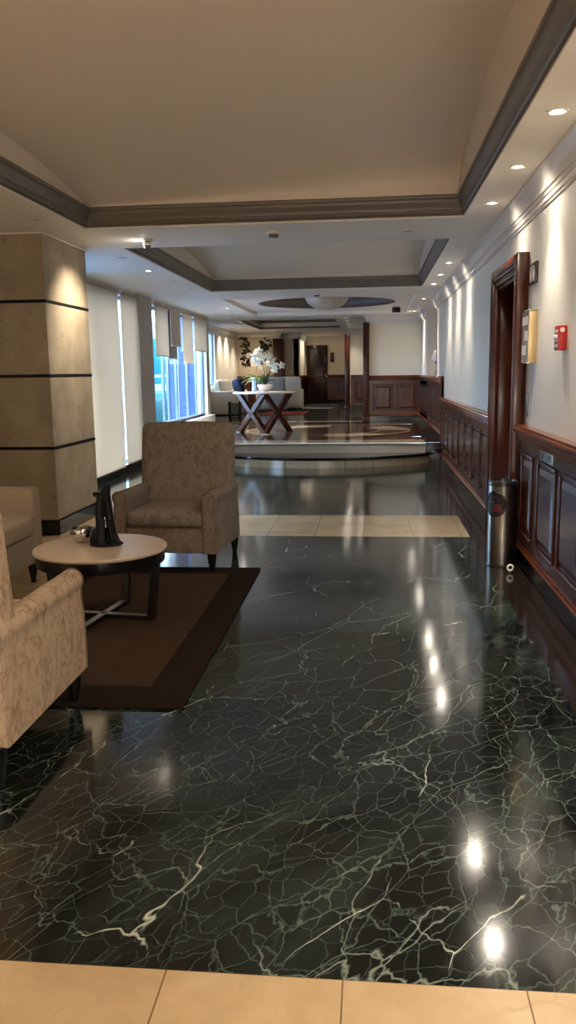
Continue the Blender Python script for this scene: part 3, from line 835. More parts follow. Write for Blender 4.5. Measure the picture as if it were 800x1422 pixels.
# coffee table
TC = (-1.60, 4.68); TZ = .45; ZR = .014
t = thing('coffee_table', 'round coffee table with pale top and crossed black frame legs on the brown rug', 'table', (TC[0], TC[1], ZR), math.radians(-8))
bm = newbm(); lathe(bm, [(.372, .412), (.387, .414), (.392, .42), (.392, .43), (.388, .436), (.372, .4365)], 72); obj('table_top', bm, 'tabletop', t)
bm = newbm(); lathe(bm, [(.362, .345), (.375, .345), (.377, .35), (.377, .411), (.362, .412), (.362, .345)], 72, caps=False); obj('apron_ring', bm, 'blackwood', t)
for a in (0, 90, 180, 270):
    c, s = math.cos(math.radians(a)), math.sin(math.radians(a)); bm = newbm()
    w, th = .026, .02
    def P(r, tt, z): return (r * c - tt * s, r * s + tt * c, z)
    for (ra, rb) in (((.30, .385), (.34, .425)),):
        lo = [P(.285, -w, 0), P(.285, w, 0), P(.325, w, 0), P(.325, -w, 0)]; hi = [P(.332, -w, .36), P(.332, w, .36), P(.368, w, .36), P(.368, -w, .36)]
        vl = [bm.verts.new(p) for p in lo]; vh = [bm.verts.new(p) for p in hi]
        bm.faces.new(vl[::-1]); bm.faces.new(vh)
        for k2 in range(4): bm.faces.new((vl[k2], vl[(k2 + 1) % 4], vh[(k2 + 1) % 4], vh[k2]))
    obj('leg', bm, 'blackwood', t, smooth=False)
bm = newbm(); box(bm, -.30, .30, -.025, .025, .001, .026, .002); box(bm, -.025, .025, -.30, .30, .001, .0255, .002); fb = obj('foot_bar', bm, 'blackwood', t, smooth=False)
bm = newbm(); box(bm, -.283, .283, -.02, .02, .025, .0275); box(bm, -.02, .02, -.283, .283, .025, .0275); obj('bar_highlight', bm, 'greymetal', fb, smooth=False, label='pale painted highlight along the crossed foot bars')  # grey strips stand in for the highlight on the bar tops

# sculpture: two tall slender animals and a small one
ZT = ZR + .4365
t = thing('animal_sculpture', 'glossy black sculpture of two tall slender animals on the round table', 'sculpture', (-1.575, 4.70, ZT + .0005), math.radians(4))
bm = newbm()
def blob(p, r, sc=(1, 1, 1)):
    b = bmesh.new(); bmesh.ops.create_uvsphere(b, u_segments=20, v_segments=12, radius=r)
    addbm(bm, b, Matrix.Translation(p) @ Matrix.Diagonal((*sc, 1)))
# front animal
tube(bm, [(-.018, -.01, .0), (-.02, -.01, .05), (-.024, -.008, .12), (-.026, -.005, .19), (-.024, -.002, .25), (-.018, 0, .285), (-.02, -.002, .302)], [.044, .034, .027, .026, .024, .021, .017], 18)
tube(bm, [(-.012, 0, .296), (-.03, -.004, .304), (-.047, -.008, .31), (-.058, -.01, .308)], [.019, .018, .014, .01], 14)
blob((-.05, -.012, .316), .008); blob((-.008, .002, .312), .012, (1, .7, .9))
# rear animal, taller
tube(bm, [(.03, .02, 0), (.034, .02, .05), (.03, .02, .12), (.024, .018, .2), (.02, .014, .27), (.016, .01, .31), (.022, .008, .34), (.028, .008, .358), (.03, .008, .37)], [.04, .032, .026, .024, .023, .024, .023, .017, .006], 18)
tube(bm, [(.018, .006, .33), (.0, .002, .318), (-.012, 0, .308)], [.022, .018, .012], 12)
# legs and paws
for x, y, z0 in ((-.04, -.026, .08), (-.004, -.036, .1), (.044, -.012, .09)):
    tube(bm, [(x * .6, y * .5, z0 + .06), (x * .85, y * .8, z0 * .6), (x, y, .03), (x + .004, y - .014, .012)], [.013, .013, .011, .013], 12)
    blob((x + .002, y - .016, .013), .018, (1.1, 1.3, .75))
blob((.075, .01, .012), .02, (1.5, 1, .6)); tube(bm, [(.05, .015, .06), (.065, .012, .03), (.085, .008, .012)], [.022, .018, .01], 12)
# young one leaning at the side
tube(bm, [(-.075, .02, .01), (-.072, .02, .05), (-.062, .02, .085), (-.05, .018, .1)], [.026, .026, .02, .012], 14)
o = obj('figures', bm, 'black', t)
md = o.modifiers.new('join', 'REMESH'); md.mode = 'VOXEL'; md.voxel_size = .0035; md.use_smooth_shade = True
bm = newbm(); b = newbm(); lathe(b, [(.088, .0), (.092, .004), (.088, .011), (.07, .014)], 40); addbm(bm, b, Matrix.Diagonal((1.05, .62, 1, 1))); obj('base', bm, 'black', t)

# chrome bowl
bm = newbm()
pr = [(.03, .0), (.035, .002), (.055, .012), (.07, .034), (.074, .058), (.072, .078), (.070, .088), (.067, .088), (.069, .076), (.070, .058), (.066, .036), (.05, .015), (.02, .008), (.001, .007)]
lathe(bm, pr, 48, caps=False)
for v in bm.verts:
    a = math.atan2(v.co.y, v.co.x); v.co.z += .0045 * (v.co.z / .088) ** 3 * (math.sin(a * 5 + .5) + .5 * math.sin(a * 9))
    rr = 1 + .012 * math.sin(a * 9 + v.co.z * 90) * min(1, v.co.z / .03)
    v.co.x *= rr; v.co.y *= rr
o = obj('bowl', bm, 'chrome', None, angle=1.2, loc=(-1.745, 4.79, ZT + .0005)); tag(o, 'small hammered silver bowl beside the black sculpture', 'bowl')

# ------------------------------------------------------------------ bin
t = thing('litter_bin', 'slim round stainless steel litter bin with a dark top beside the door', 'bin', (.985, 6.235, 0))
R = .108; Hb = .64
bm = newbm(); lathe(bm, [(R - .006, 0), (R - .004, .012), (R, .014), (R, Hb - .035), (R - .004, Hb - .03)], 64); obj('body', bm, 'steel', t)
bm = newbm(); lathe(bm, [(R - .01, 0), (R + .004, .001), (R + .005, .006), (R + .001, .014), (R - .01, .015)], 64, caps=False); obj('base_ring', bm, 'darkplastic', t)
bm = newbm(); lathe(bm, [(R - .008, Hb - .035), (R + .003, Hb - .034), (R + .003, Hb - .012), (R - .004, Hb - .002), (R - .02, Hb), (R - .024, Hb - .012), (.03, Hb - .02), (.001, Hb - .02)], 64, caps=False); obj('top_ring', bm, 'darkplastic', t)
# round mouth, facing the camera and to the left
mouth = newbm(); ang = math.radians(-133); mz = Hb - .17; rm = .088; n = 40
def on(u, z, r): th = ang + u / R; return (r * math.cos(th), r * math.sin(th), z)
for k2 in range(n):
    a, b = 2 * PI * k2 / n, 2 * PI * (k2 + 1) / n
    pts = []
    for rr, dd in ((rm - .010, .002), (rm - .006, .006), (rm + .004, .006), (rm + .008, .002)):
        pts.append((on(rr * math.cos(a), mz + rr * math.sin(a), R + dd), on(rr * math.cos(b), mz + rr * math.sin(b), R + dd)))
    for p, q in zip(pts, pts[1:]): quad(mouth, [p[0], q[0], q[1], p[1]])
obj('mouth_rim', mouth, 'darkplastic', t)
bm = newbm(); m_ = 12
for k2 in range(n):
    a, b = 2 * PI * k2 / n, 2 * PI * (k2 + 1) / n
    for j in range(m_):
        r0, r1 = (rm - .008) * j / m_, (rm - .008) * (j + 1) / m_
        q = [on(r * math.cos(tt), mz + r * math.sin(tt), R + .0012) for r, tt in ((r0, a), (r1, a), (r1, b), (r0, b))]
        quad(bm, q if j else q[1:])
obj('opening', bm, 'dark_in', t)
bm = newbm()
for i in range(8):
    u0, u1 = -.005 + .0078 * i, -.005 + .0078 * (i + 1)
    quad(bm, [on(u0, mz - .056, R + .002), on(u1, mz - .056, R + .002), on(u1, mz + .004, R + .002), on(u0, mz - .004, R + .002)])
obj('red_liner', bm, 'redliner', t, label='red liner showing inside the opening')
bm = newbm()
quad(bm, [on(-.05, mz + .012, R + .0022), on(-.01, mz + .012, R + .0022), on(-.01, mz + .017, R + .0022), on(-.05, mz + .017, R + .0022)])
obj('flap_edge', bm, 'whiteplastic', t, smooth=False)

# door stop ring on the floor border
t = thing('door_stop', 'small round white and chrome door stop on the dark floor border by the bin', 'door stop', (1.006, 5.95, 0))
bm = newbm(); lathe(bm, [(.012, 0), (.014, .006), (.008, .012), (.008, .02)], 18); obj('base', bm, 'chrome', t)
bm = newbm(); b = newbm(); tube(b, [(.02 * math.cos(a * PI / 9), .02 * math.sin(a * PI / 9), 0) for a in range(0, 18)], .007, 10); addbm(bm, b, Matrix.Translation((0, 0, .038)) @ Matrix.Rotation(PI / 2, 4, 'X')); obj('ring', bm, 'white', t)

# ------------------------------------------------------------------ things on the right wall
# fire alarm
t = thing('fire_alarm', 'red fire alarm box with white lettering on the right wall', 'fire alarm', (XR, 5.16, 1.56))
bm = newbm(); box(bm, -.05, 0, -.055, .055, 0, .145, .006, 3); obj('housing', bm, 'red', t)
bm = newbm()
for z in (.02, .05, .105): box(bm, -.0515, -.0495, -.04, .04, z, z + .016)
obj('print_band', bm, 'whiteplastic', t, smooth=False)
bm = newbm(); box(bm, -.062, -.048, -.035, .035, .068, .092, .006); obj('pull_handle', bm, 'white', t)
bm = newbm(); b = newbm(); lathe(b, [(.014, 0), (.014, .003)], 20); addbm(bm, b, Matrix.Translation((-.028, -.0545, .118)) @ Matrix.Rotation(PI / 2, 4, 'X')); obj('round_mark', bm, 'whiteplastic', t)
# framed display case
t = thing('display_case', 'shallow brass-edged glass display case on the wall just right of the door casing', 'display case', (XR, 6.15, 1.50))
bm = newbm(); box(bm, -.055, 0, -.135, .135, 0, .355, .003); obj('case_body', bm, 'brass', t)
bm = newbm(); box(bm, -.058, -.054, -.12, .12, .015, .34); obj('case_face', bm, 'cardgrey', t, smooth=False)
bm = newbm()
for z0, z1, y0, y1 in ((.26, .32, -.1, .1), (.15, .22, -.1, .02), (.05, .12, -.06, .1)): box(bm, -.0592, -.0578, y0, y1, z0, z1)
obj('case_notice', bm, 'paleprint', t, smooth=False)
for z0, z1 in ((-.008, 0), (.355, .363)):
    bm = newbm(); box(bm, -.064, 0, -.14, .14, z0, z1, .002); obj('case_rail', bm, 'chrome', t)
# restroom sign
t = thing('restroom_sign', 'small dark brown sign with two pale figures high beside the door', 'sign', (XR, 6.175, 2.045))
bm = newbm(); box(bm, -.016, 0, -.135, .135, 0, .145, .003); obj('plate', bm, 'mahdark', t)
def figure(yc, skirt):
    b = newbm(); x0, x1 = -.0185, -.0155
    def pr_(o): prism(b, o, x0, x1, 'x')
    pr_([(yc + .011 * math.cos(a * PI / 8), .112 + .011 * math.sin(a * PI / 8)) for a in range(16)])
    if skirt: pr_([(yc - .012, .098), (yc + .012, .098), (yc + .03, .05), (yc - .03, .05)])
    else: pr_([(yc - .02, .098), (yc + .02, .098), (yc + .02, .055), (yc - .02, .055)])
    for s in (-1, 1): pr_([(yc + s * .004, .056), (yc + s * .014, .056), (yc + s * .014, .018), (yc + s * .004, .018)])
    return b
obj('figure_symbol', figure(-.06, True), 'paleprint', t, smooth=False); obj('figure_symbol', figure(.06, False), 'paleprint', t, smooth=False)
bm = newbm(); box(bm, -.0185, -.0155, -.002, .002, .02, .125); obj('divider_line', bm, 'paleprint', t, smooth=False)
# light switch plate
t = thing('switch_plate', 'tall narrow bronze switch plate low on the wall right of the door', 'switch', (XR, 6.29, 1.11))
bm = newbm(); box(bm, -.012, 0, -.04, .04, 0, .165, .004); obj('plate', bm, 'greymetal', t)
for z in (.03, .07, .11):
    bm = newbm(); box(bm, -.02, -.011, -.018, .018, z, z + .026, .003); obj('rocker', bm, 'darkplastic', t)
# socket plate on the wainscot rail
t = thing('socket_plate', 'silver socket plate set in the top rail of the near wood panelling', 'socket', (XR - .0295, 5.38, .862))
bm = newbm(); box(bm, -.009, 0, -.19, .19, 0, .068, .003); obj('plate', bm, 'greymetal', t)
for y in (-.1, .1):
    bm = newbm(); box(bm, -.011, -.008, y - .03, y + .03, .015, .053, .004); obj('socket_insert', bm, 'darkplastic', t)

# ------------------------------------------------------------------ ceiling fittings
LAMPS = []
def make_downlight(label, loc, lit, tilt=0, group=None):
    t = thing('ceiling_downlight', label, 'downlight', loc, group=group)
    bm = newbm(); lathe(bm, [(.028, -.001), (.031, -.001), (.036, -.0035), (.046, -.008), (.054, -.006), (.058, .0)], 28, caps=False); obj('trim_ring', bm, 'whiteplastic', t)
    bm = newbm(); lathe(bm, [(.028, -.001), (.018, -.0035), (.001, -.0045)], 24, caps=False); obj('lamp_lens', bm, 'lamp' if lit else 'lampoff', t)
    return t
def spot(loc, power, size=100, blend=.9, col=(1, .89, .75), aim=None, rad=.03):
    l = bpy.data.lights.new('spot_lamp', 'SPOT'); l.energy = power; l.spot_size = math.radians(size); l.spot_blend = blend; l.color = col; l.shadow_soft_size = rad
    o = bpy.data.objects.new('spot_lamp', l); COL.objects.link(o); o.location = loc
    if aim is not None:
        o.rotation_euler = (Vector(aim) - Vector(loc)).to_track_quat('-Z', 'Y').to_euler()
    o['kind'] = 'structure'
    return o
GR = 'lit recessed downlights along the right wall'
dl0 = make_downlight('lit recessed downlight nearest the camera beside the large ceiling tray', (.91, 4.435, ZC), True, group=GR)
rights = [(-1.2, None), (-.1, None), (1.05, None), (2.18, None), (3.31, None),
          (5.55, 'lit recessed downlight second from the camera beside the large ceiling tray'),
          (6.68, 'lit recessed downlight third from the camera, beside the far corner of the large tray'),
          (10.16, 'lit recessed downlight by the smaller tray, nearest of the lit ones there'),
          (11.36, 'lit recessed downlight by the smaller tray, second of the lit ones there'),
          (12.54, 'lit recessed downlight by the far corner of the smaller tray'),
          (15.0, 'lit recessed downlight beside the round ceiling opening, where the right wall ends'),
          (18.04, 'lit recessed downlight close to the back wall on the right')]
PW = 38
for y, lb in rights:
    if lb: dup(dl0, (.91, y, ZC), lb, group=GR)
    else: dup(dl0, (.91, y, ZC), 'lit recessed downlight along the right wall, reflected in the near green floor', group=GR)
for y in [4.435] + [r[0] for r in rights]:
    spot((.91, y, ZC - .012), PW * (2.2 if y > 14 else 1), 78, 1.0, aim=(1.02, y, 0)); spot((.90, y, ZC - .014), 9, 165, 1.0, aim=(.90, y, 0))
dlo = make_downlight('unlit recessed downlight on the beam, between two lit ones of the right row', (.914, 8.99, ZC), False)
GU = 'unlit recessed downlights in the ceiling on the left'
for (x, y), lb in (((-2.67, 9.0), 'small unlit downlight beside the smaller tray, nearest the stone pillar'), ((-2.68, 6.72), 'small unlit downlight beside the large tray, just in front of the stone pillar'),
                   ((-2.65, 11.3), 'unlit downlight left of the smaller tray, next to the far lit one'), ((-2.68, 12.48), 'unlit downlight left of the far corner of the smaller tray'), ((.34, 7.82), 'tiny unlit downlight in the beam between the two trays')):
    dup(dlo, (x, y, ZC), lb, group=GU)
dup(dl0, (-2.69, 10.15, ZC), 'single lit downlight left of the smaller tray, near the window blinds', group='lit downlights on the left')
spot((-2.69, 10.15, ZC - .012), 85, 100, 1.0, (1, .86, .7), aim=(-2.69, 10.15, 0))
for y, lb in ((16.14, 'lit downlight left of the round ceiling opening, the nearer of the two'), (17.31, 'lit downlight left of the round ceiling opening, the farther of the two')):
    dup(dl0, (-2.76, y, ZC), lb, group='lit downlights on the left'); spot((-2.76, y, ZC - .012), 130, 100, 1.0, aim=(-2.76, y, 0))
# surface spotlight on the beam, washing the pillar
t = thing('ceiling_spotlight', 'small tilted ceiling spotlight on the beam shining at the stone pillar', 'spotlight', (-2.08, 7.88, ZC))
bm = newbm(); lathe(bm, [(.05, 0), (.052, -.006), (.04, -.012)], 24); obj('base', bm, 'whiteplastic', t)
bm = newbm(); b = newbm(); lathe(b, [(.03, 0), (.034, .01), (.034, .05), (.028, .055)], 20); addbm(bm, b, Matrix.Translation((.02, 0, -.035)) @ Matrix.Rotation(math.radians(-100), 4, 'Y')); obj('head', bm, 'chrome', t)
bm = newbm(); b = newbm(); lathe(b, [(.024, 0), (.024, .002)], 20); addbm(bm, b, Matrix.Translation((-.036, 0, -.046)) @ Matrix.Rotation(math.radians(-100), 4, 'Y')); obj('lamp_lens', bm, 'lamp', t)
dup(dl0, (1.5, 16.0, ZC), 'unseen downlight added inside the right wall niche to warm it', group='added niche light'); spot((1.5, 16.0, ZC - .012), 16, 110, 1.0, aim=(1.5, 16.1, 0))  # hidden lamp added to warm the niche wall
spot((-2.12, 7.88, ZC - .06), 60, 85, .9, (1, .86, .66), aim=(-2.87, 7.95, 1.7))
# smoke detectors
def detector(label, loc):
    t = thing('smoke_detector', label, 'smoke detector', loc, group='smoke detectors on the ceiling')
    bm = newbm(); lathe(bm, [(.07, 0), (.072, -.012), (.06, -.02), (.05, -.022)], 28); obj('base', bm, 'whiteplastic', t)
    bm = newbm(); lathe(bm, [(.045, -.022), (.046, -.038), (.035, -.048), (.001, -.05)], 24, caps=False); obj('sensor_head', bm, 'greymetal', t)
    return t
sd = detector('white smoke detector on the beam between the two large trays', (-.87, 7.67, ZC))
dup(sd, (-.87, 13.65, ZC), 'smoke detector just in front of the hanging alabaster bowl lamp')
dup(sd, (-1.6, 22.0 - 2.2, ZC - .0), 'smoke detector near the farthest ceiling tray')
# dark camera box near the back wall
t = thing('security_camera', 'small black security camera on the ceiling near the cream back wall', 'camera', (.52, 17.7, ZP))
bm = newbm(); box(bm, -.07, .07, -.06, .06, -.02, 0, .004); obj('mount', bm, 'whiteplastic', t)
bm = newbm(); box(bm, -.085, .085, -.1, .06, -.12, -.018, .012); obj('housing', bm, 'darkplastic', t)
bm = newbm(); b = newbm(); lathe(b, [(.03, 0), (.03, .012), (.02, .016)], 20); addbm(bm, b, Matrix.Translation((0, -.1, -.07)) @ Matrix.Rotation(PI / 2, 4, 'X')); obj('lens', bm, 'blackmarble', t)
# alabaster bowl lamp
t = thing('bowl_pendant', 'large mottled alabaster bowl lamp hanging in the round ceiling opening', 'pendant lamp', (CXM - .0, CYM, 2.64))
bm = newbm(); pr = [(.001, 0)] + [(.43 * math.sin(math.radians(a)), .29 * (1 - math.cos(math.radians(a)))) for a in range(8, 91, 7)] + [(.43, .29), (.415, .29)] + [(.415 * math.sin(math.radians(a)), .29 - .275 * math.cos(math.radians(a))) for a in range(88, 0, -8)]
lathe(bm, pr, 56, caps=False); obj('bowl', bm, 'alabaster', t)
for a in (210, 330, 90):
    c, s = math.cos(math.radians(a)), math.sin(math.radians(a))
    bm = newbm(); tube(bm, [(.415 * c, .415 * s, .28), (.02 * c, .02 * s, .455)], .006, 8); obj('chain', bm, 'brass', t)
    bm = newbm(); lathe(bm, [(.02, .272), (.024, .28), (.02, .3), (.008, .31)], 14, .42 * c, .42 * s); obj('clip', bm, 'brass', t)

# ------------------------------------------------------------------ platform table with orchid
TX, TY = -2.07, 16.15
t = thing('console_table', 'pale-topped table on crossed dark wooden legs on the raised floor', 'table', (TX, TY, F), math.radians(8))
bm = newbm(); lathe(bm, [(.56, .745), (.61, .748), (.615, .757), (.61, .775), (.6, .777)], 56); obj('table_top', bm, 'ceramic', t)
h = .53
corners = [(0, -h), (h, 0), (0, h), (-h, 0)]
for i in range(4):
    a, b = Vector((*corners[i], 0)), Vector((*corners[(i + 1) % 4], 0))
    for p, q in ((a, b), (b, a)):
        p3 = p.lerp(q, .04); q3 = q.lerp(p, .04); q3.z = .745
        bm = newbm(); d = (q3 - p3); u = Vector((d.x, d.y, 0)).normalized(); nrm = Vector((-u.y, u.x, 0)); off = nrm * (.02 if p is a else -.02)
        vs = []
        for base in (p3, q3):
            for su, sn in ((-1, -1), (1, -1), (1, 1), (-1, 1)): vs.append(bm.verts.new(base + off + u * .058 * su + nrm * .038 * sn))
        lo, hi = vs[:4], vs[4:]
        bm.faces.new(lo[::-1]); bm.faces.new(hi)
        for k2 in range(4): bm.faces.new((lo[k2], lo[(k2 + 1) % 4], hi[(k2 + 1) % 4], hi[k2]))
        obj('leg', bm, 'mah', t, smooth=False)

ZTT = F + .7775
t = thing('potted_orchid', 'white orchid in a pale footed bowl on the crossed-leg table', 'orchid', (-2.04, 16.05, ZTT))
bm = newbm(); lathe(bm, [(.075, 0), (.08, .008), (.07, .02), (.12, .05), (.15, .1), (.152, .14), (.146, .145), (.14, .135), (.13, .1), (.001, .09)], 36, caps=False); obj('pot', bm, 'ceramic', t)
def blade(bm, base, tip, w, droop, n=9):
    base, tip = Vector(base), Vector(tip); d = tip - base; side = Vector((-d.y, d.x, 0)).normalized() if abs(d.x) + abs(d.y) > 1e-4 else Vector((1, 0, 0)); rows = []
    for i in range(n + 1):
        s = i / n; p = base.lerp(tip, s) + Vector((0, 0, droop * 4 * s * (1 - s))); ww = w * math.sin(PI * min(.98, .12 + .88 * s)) ** .7
        rows.append([bm.verts.new(p - side * ww + Vector((0, 0, .012))), bm.verts.new(p), bm.verts.new(p + side * ww + Vector((0, 0, .012)))])
    for a, b in zip(rows, rows[1:]):
        for k2 in range(2): bm.faces.new((a[k2], a[k2 + 1], b[k2 + 1], b[k2]))
for tip, w, dr in (((.2, -.05, .2), .045, .05), ((-.16, -.08, .22), .045, .05), ((.1, .12, .3), .04, .05), ((.12, -.1, .38), .035, .03), ((-.06, .1, .32), .04, .05)):
    bm = newbm(); blade(bm, (0, 0, .12), tip, w, dr); o = obj('leaf', bm, 'leaf', t); o.modifiers.new('th', 'SOLIDIFY').thickness = .004
def bezier(p0, p1, p2, n=14): return [tuple((1 - s) ** 2 * Vector(p0) + 2 * s * (1 - s) * Vector(p1) + s * s * Vector(p2)) for s in [i / n for i in range(n + 1)]]
S1 = bezier((0, 0, .12), (.02, 0, .72), (-.22, -.02, .72)); S2 = bezier((.02, 0, .12), (.06, 0, .9), (.2, -.03, .42)); S3 = bezier((.03, 0, .12), (.16, .02, .95), (.33, 0, .5))
for S in (S1, S2, S3):
    bm = newbm(); tube(bm, S, .006, 8); obj('flower_stem', bm, 'stem', t)
def bloom_bm(r):
    b = newbm()
    for a, l, w in ((90, 1, .62), (18, 1.05, .8), (162, 1.05, .8), (234, .95, .6), (306, .95, .6)):
        s = bmesh.new(); bmesh.ops.create_uvsphere(s, u_segments=12, v_segments=8, radius=1)
        addbm(b, s, Matrix.Rotation(math.radians(a - 90), 4, 'Y').inverted() @ Matrix.Translation((0, 0, r * .55 * l)) @ Matrix.Rotation(math.radians(-16), 4, 'X') @ Matrix.Diagonal((r * .5 * w, r * .09, r * .6 * l, 1)))
    return b
bl = [(-.16, -.05, .70, .085), (-.1, -.06, .78, .075), (-.07, -.06, .66, .085), (-.13, -.05, .58, .075), (-.2, -.04, .62, .06), (.1, -.05, .68, .08), (.15, -.06, .6, .085), (.1, -.05, .54, .07), (.19, -.05, .5, .075), (.2, -.05, .41, .065), (.33, -.03, .5, .07)]
for x, y, z, r in bl:
    o = obj('bloom', bloom_bm(r), 'petal', t, loc=(x, y, z)); o.rotation_euler = (random.uniform(-.3, .2), random.uniform(-.4, .4), random.uniform(-.5, .5))
    b = newbm(); s = bmesh.new(); bmesh.ops.create_uvsphere(s, u_segments=10, v_segments=6, radius=r * .16); addbm(b, s, Matrix.Translation((0, -r * .14, 0))); obj('bloom_throat', b, 'petalc', o)
for k2 in range(11):
    a = math.radians(120 + 14 * k2 + random.uniform(-6, 6)); L = random.uniform(.28, .5)
    bm = newbm(); blade(bm, (-.02, 0, .12), (L * math.cos(a) - .05, .6 * L * math.sin(a), random.uniform(.12, .3)), .022, .1)
    o = obj('fern_leaf', bm, 'palegreen', t); o.modifiers.new('th', 'SOLIDIFY').thickness = .003
t = thing('vase', 'slender pale blue vase behind the orchid bowl on the crossed-leg table', 'vase', (-2.30, 16.42, ZTT))
bm = newbm(); lathe(bm, [(.05, 0), (.055, .01), (.05, .06), (.045, .15), (.06, .22), (.07, .26), (.06, .275), (.05, .26), (.04, .2), (.001, .19)], 28, caps=False); obj('body', bm, 'bluevase', t)
bm = newbm(); tube(bm, [(.05, 0, .24), (.085, 0, .23), (.09, 0, .17), (.05, 0, .1)], .009, 8); obj('handle', bm, 'bluevase', t)

# sculpture in the niche
t = thing('abstract_sculpture', 'white curved abstract sculpture on a dark foot in the right wall niche', 'sculpture', (1.33, 16.1, F + 1.031))
bm = newbm(); b = newbm(); rounded(b, (.26, .2, .1), .03, (.01, .01, .02), 8, (0, 0, .05)); addbm(bm, b); obj('foot', bm, 'greymetal', t)
bm = newbm(); tube(bm, [(-.06, 0, .09), (.03, 0, .18), (-.02, 0, .27), (-.14, 0, .33), (-.1, 0, .42), (.06, 0, .47), (.16, 0, .42)], [.03, .05, .07, .06, .075, .07, .03], 16, squash=.8); obj('curved_form', bm, 'white', t)
bm = newbm(); tube(bm, [(-.12, -.05, .27), (.0, -.06, .2), (.1, -.05, .12)], [.02, .045, .02], 12); obj('dark_form', bm, 'darkplastic', t)

# ------------------------------------------------------------------ far seating area
t = thing('sofa', 'cream sofa far back against the left wall behind the crossed-leg table', 'sofa', (-4.02, 22.7, F))
bm = newbm(); box(bm, -.39, .37, 0, 1.9, .03, .42, .02, 3); obj('seat_base', bm, 'creamfab', t)
bm = newbm(); box(bm, -.39, .37, -.02, .16, .02, .66, .03, 4); obj('arm', bm, 'creamfab', t)
bm = newbm(); box(bm, -.39, .37, 1.78, 1.96, .02, .66, .03, 4); obj('arm', bm, 'creamfab', t)
bm = newbm(); b = newbm(); rounded(b, (.2, 1.7, .56), .06, (.02, 0, .02), 10, (-.2, .95, .68), Matrix.Rotation(math.radians(-8), 4, 'Y')); addbm(bm, b); obj('backrest', bm, 'creamfab', t)
bm = newbm(); rounded(bm, (.56, 1.58, .16), .05, (.01, 0, .02), 10, (.09, .97, .49)); obj('seat_cushion', bm, 'creamfab', t)
bm = newbm(); rounded(bm, (.16, .42, .4), .05, (.04, .01, .01), 10, (0, 0, 0), Matrix.Rotation(math.radians(-14), 4, 'Y') @ Matrix.Rotation(math.radians(35), 4, 'Z'))
o = obj('throw_cushion', bm, 'navy', None, loc=(-3.72, 23.3, F + .79)); tag(o, 'dark navy cushion on the far cream sofa', 'cushion')
def far_chair(label, fab, loc, rz):
    t = thing('lounge_chair', label, 'armchair', loc, rz, 'far lounge armchairs')
    bm = newbm(); box(bm, -.36, .36, -.35, .3, .06, .44, .03, 3); obj('seat', bm, fab, t)
    bm = newbm(); rounded(bm, (.72, .18, .95), .06, (.01, .02, .01), 10, (0, .33, .54)); obj('backrest', bm, fab, t)
    for s in (-1, 1):
        bm = newbm(); box(bm, s * .37 - .07, s * .37 + .07, -.36, .34, .06, .64, .03, 3); obj('arm', bm, fab, t)
        for y in (-.3, .32):
            bm = newbm(); box(bm, s * .36 - .03, s * .36 + .03, y - .03, y + .03, 0, .065); obj('leg', bm, 'blackwood', t, smooth=False)
    return t
far_chair('grey lounge armchair turned away behind the crossed-leg table', 'greyfab', (-2.98, 25.0, F), math.radians(195))
far_chair('beige lounge armchair behind the crossed-leg table, right of the grey one', 'creamfab', (-2.58, 26.2, F), math.radians(190))
t = thing('magazine_rack', 'small black slatted rack standing in front of the far cream sofa', 'rack', (-3.6, 21.9, F))
for x in (-.14, .14):
    bm = newbm(); box(bm, x - .015, x + .015, -.15, .15, 0, .4, .004); obj('side_panel', bm, 'black', t)
for k2 in range(5):
    bm = newbm(); box(bm, -.1 + .045 * k2, -.075 + .045 * k2, -.13, -.1, .03, .37, .003); obj('slat', bm, 'black', t)
bm = newbm(); box(bm, -.13, .13, -.14, .14, .02, .04); obj('shelf', bm, 'black', t, smooth=False)
t = thing('side_table', 'low dark side table between the far cream sofa and the panelled wall', 'table', (-3.62, 26.2, F))
bm = newbm(); box(bm, -.3, .3, -.3, .3, .5, .54, .006); obj('table_top', bm, 'blackwood', t)
for x in (-.26, .26):
    for y in (-.26, .26):
        bm = newbm(); box(bm, x - .02, x + .02, y - .02, y + .02, 0, .5); obj('leg', bm, 'blackwood', t, smooth=False)
t = thing('area_rug', 'dull red rug on the far raised floor behind the crossed-leg table', 'rug', (-2.4, 23.7, F))
bm = newbm(); box(bm, -.62, .58, -1.15, .85, .0005, .014, .004); obj('rug_field', bm, 'redrug', t)
t = thing('door_mat', 'black mat with a pale edge in front of the far dark door', 'mat', (-1.62, 28.3, F))
bm = newbm(); box(bm, -.72, .55, -1.5, 1.9, .0005, .012, .003); obj('mat_field', bm, 'black', t)
bm = newbm(); box(bm, -.74, .57, -1.6, -1.5, .0005, .016, .003); obj('edge_strip', bm, 'paleprint', t)
t = thing('wall_plaque', 'dark red-brown plaque on the cream wall right of the far door', 'plaque', (-1.43, 31.15, F + 1.5))
bm = newbm(); box(bm, -.07, .07, -.03, 0, 0, .36, .006); obj('plate', bm, 'mahdark', t)
bm = newbm(); box(bm, -.045, .045, -.034, -.028, .04, .32, .004); obj('inset', bm, 'mah', t)

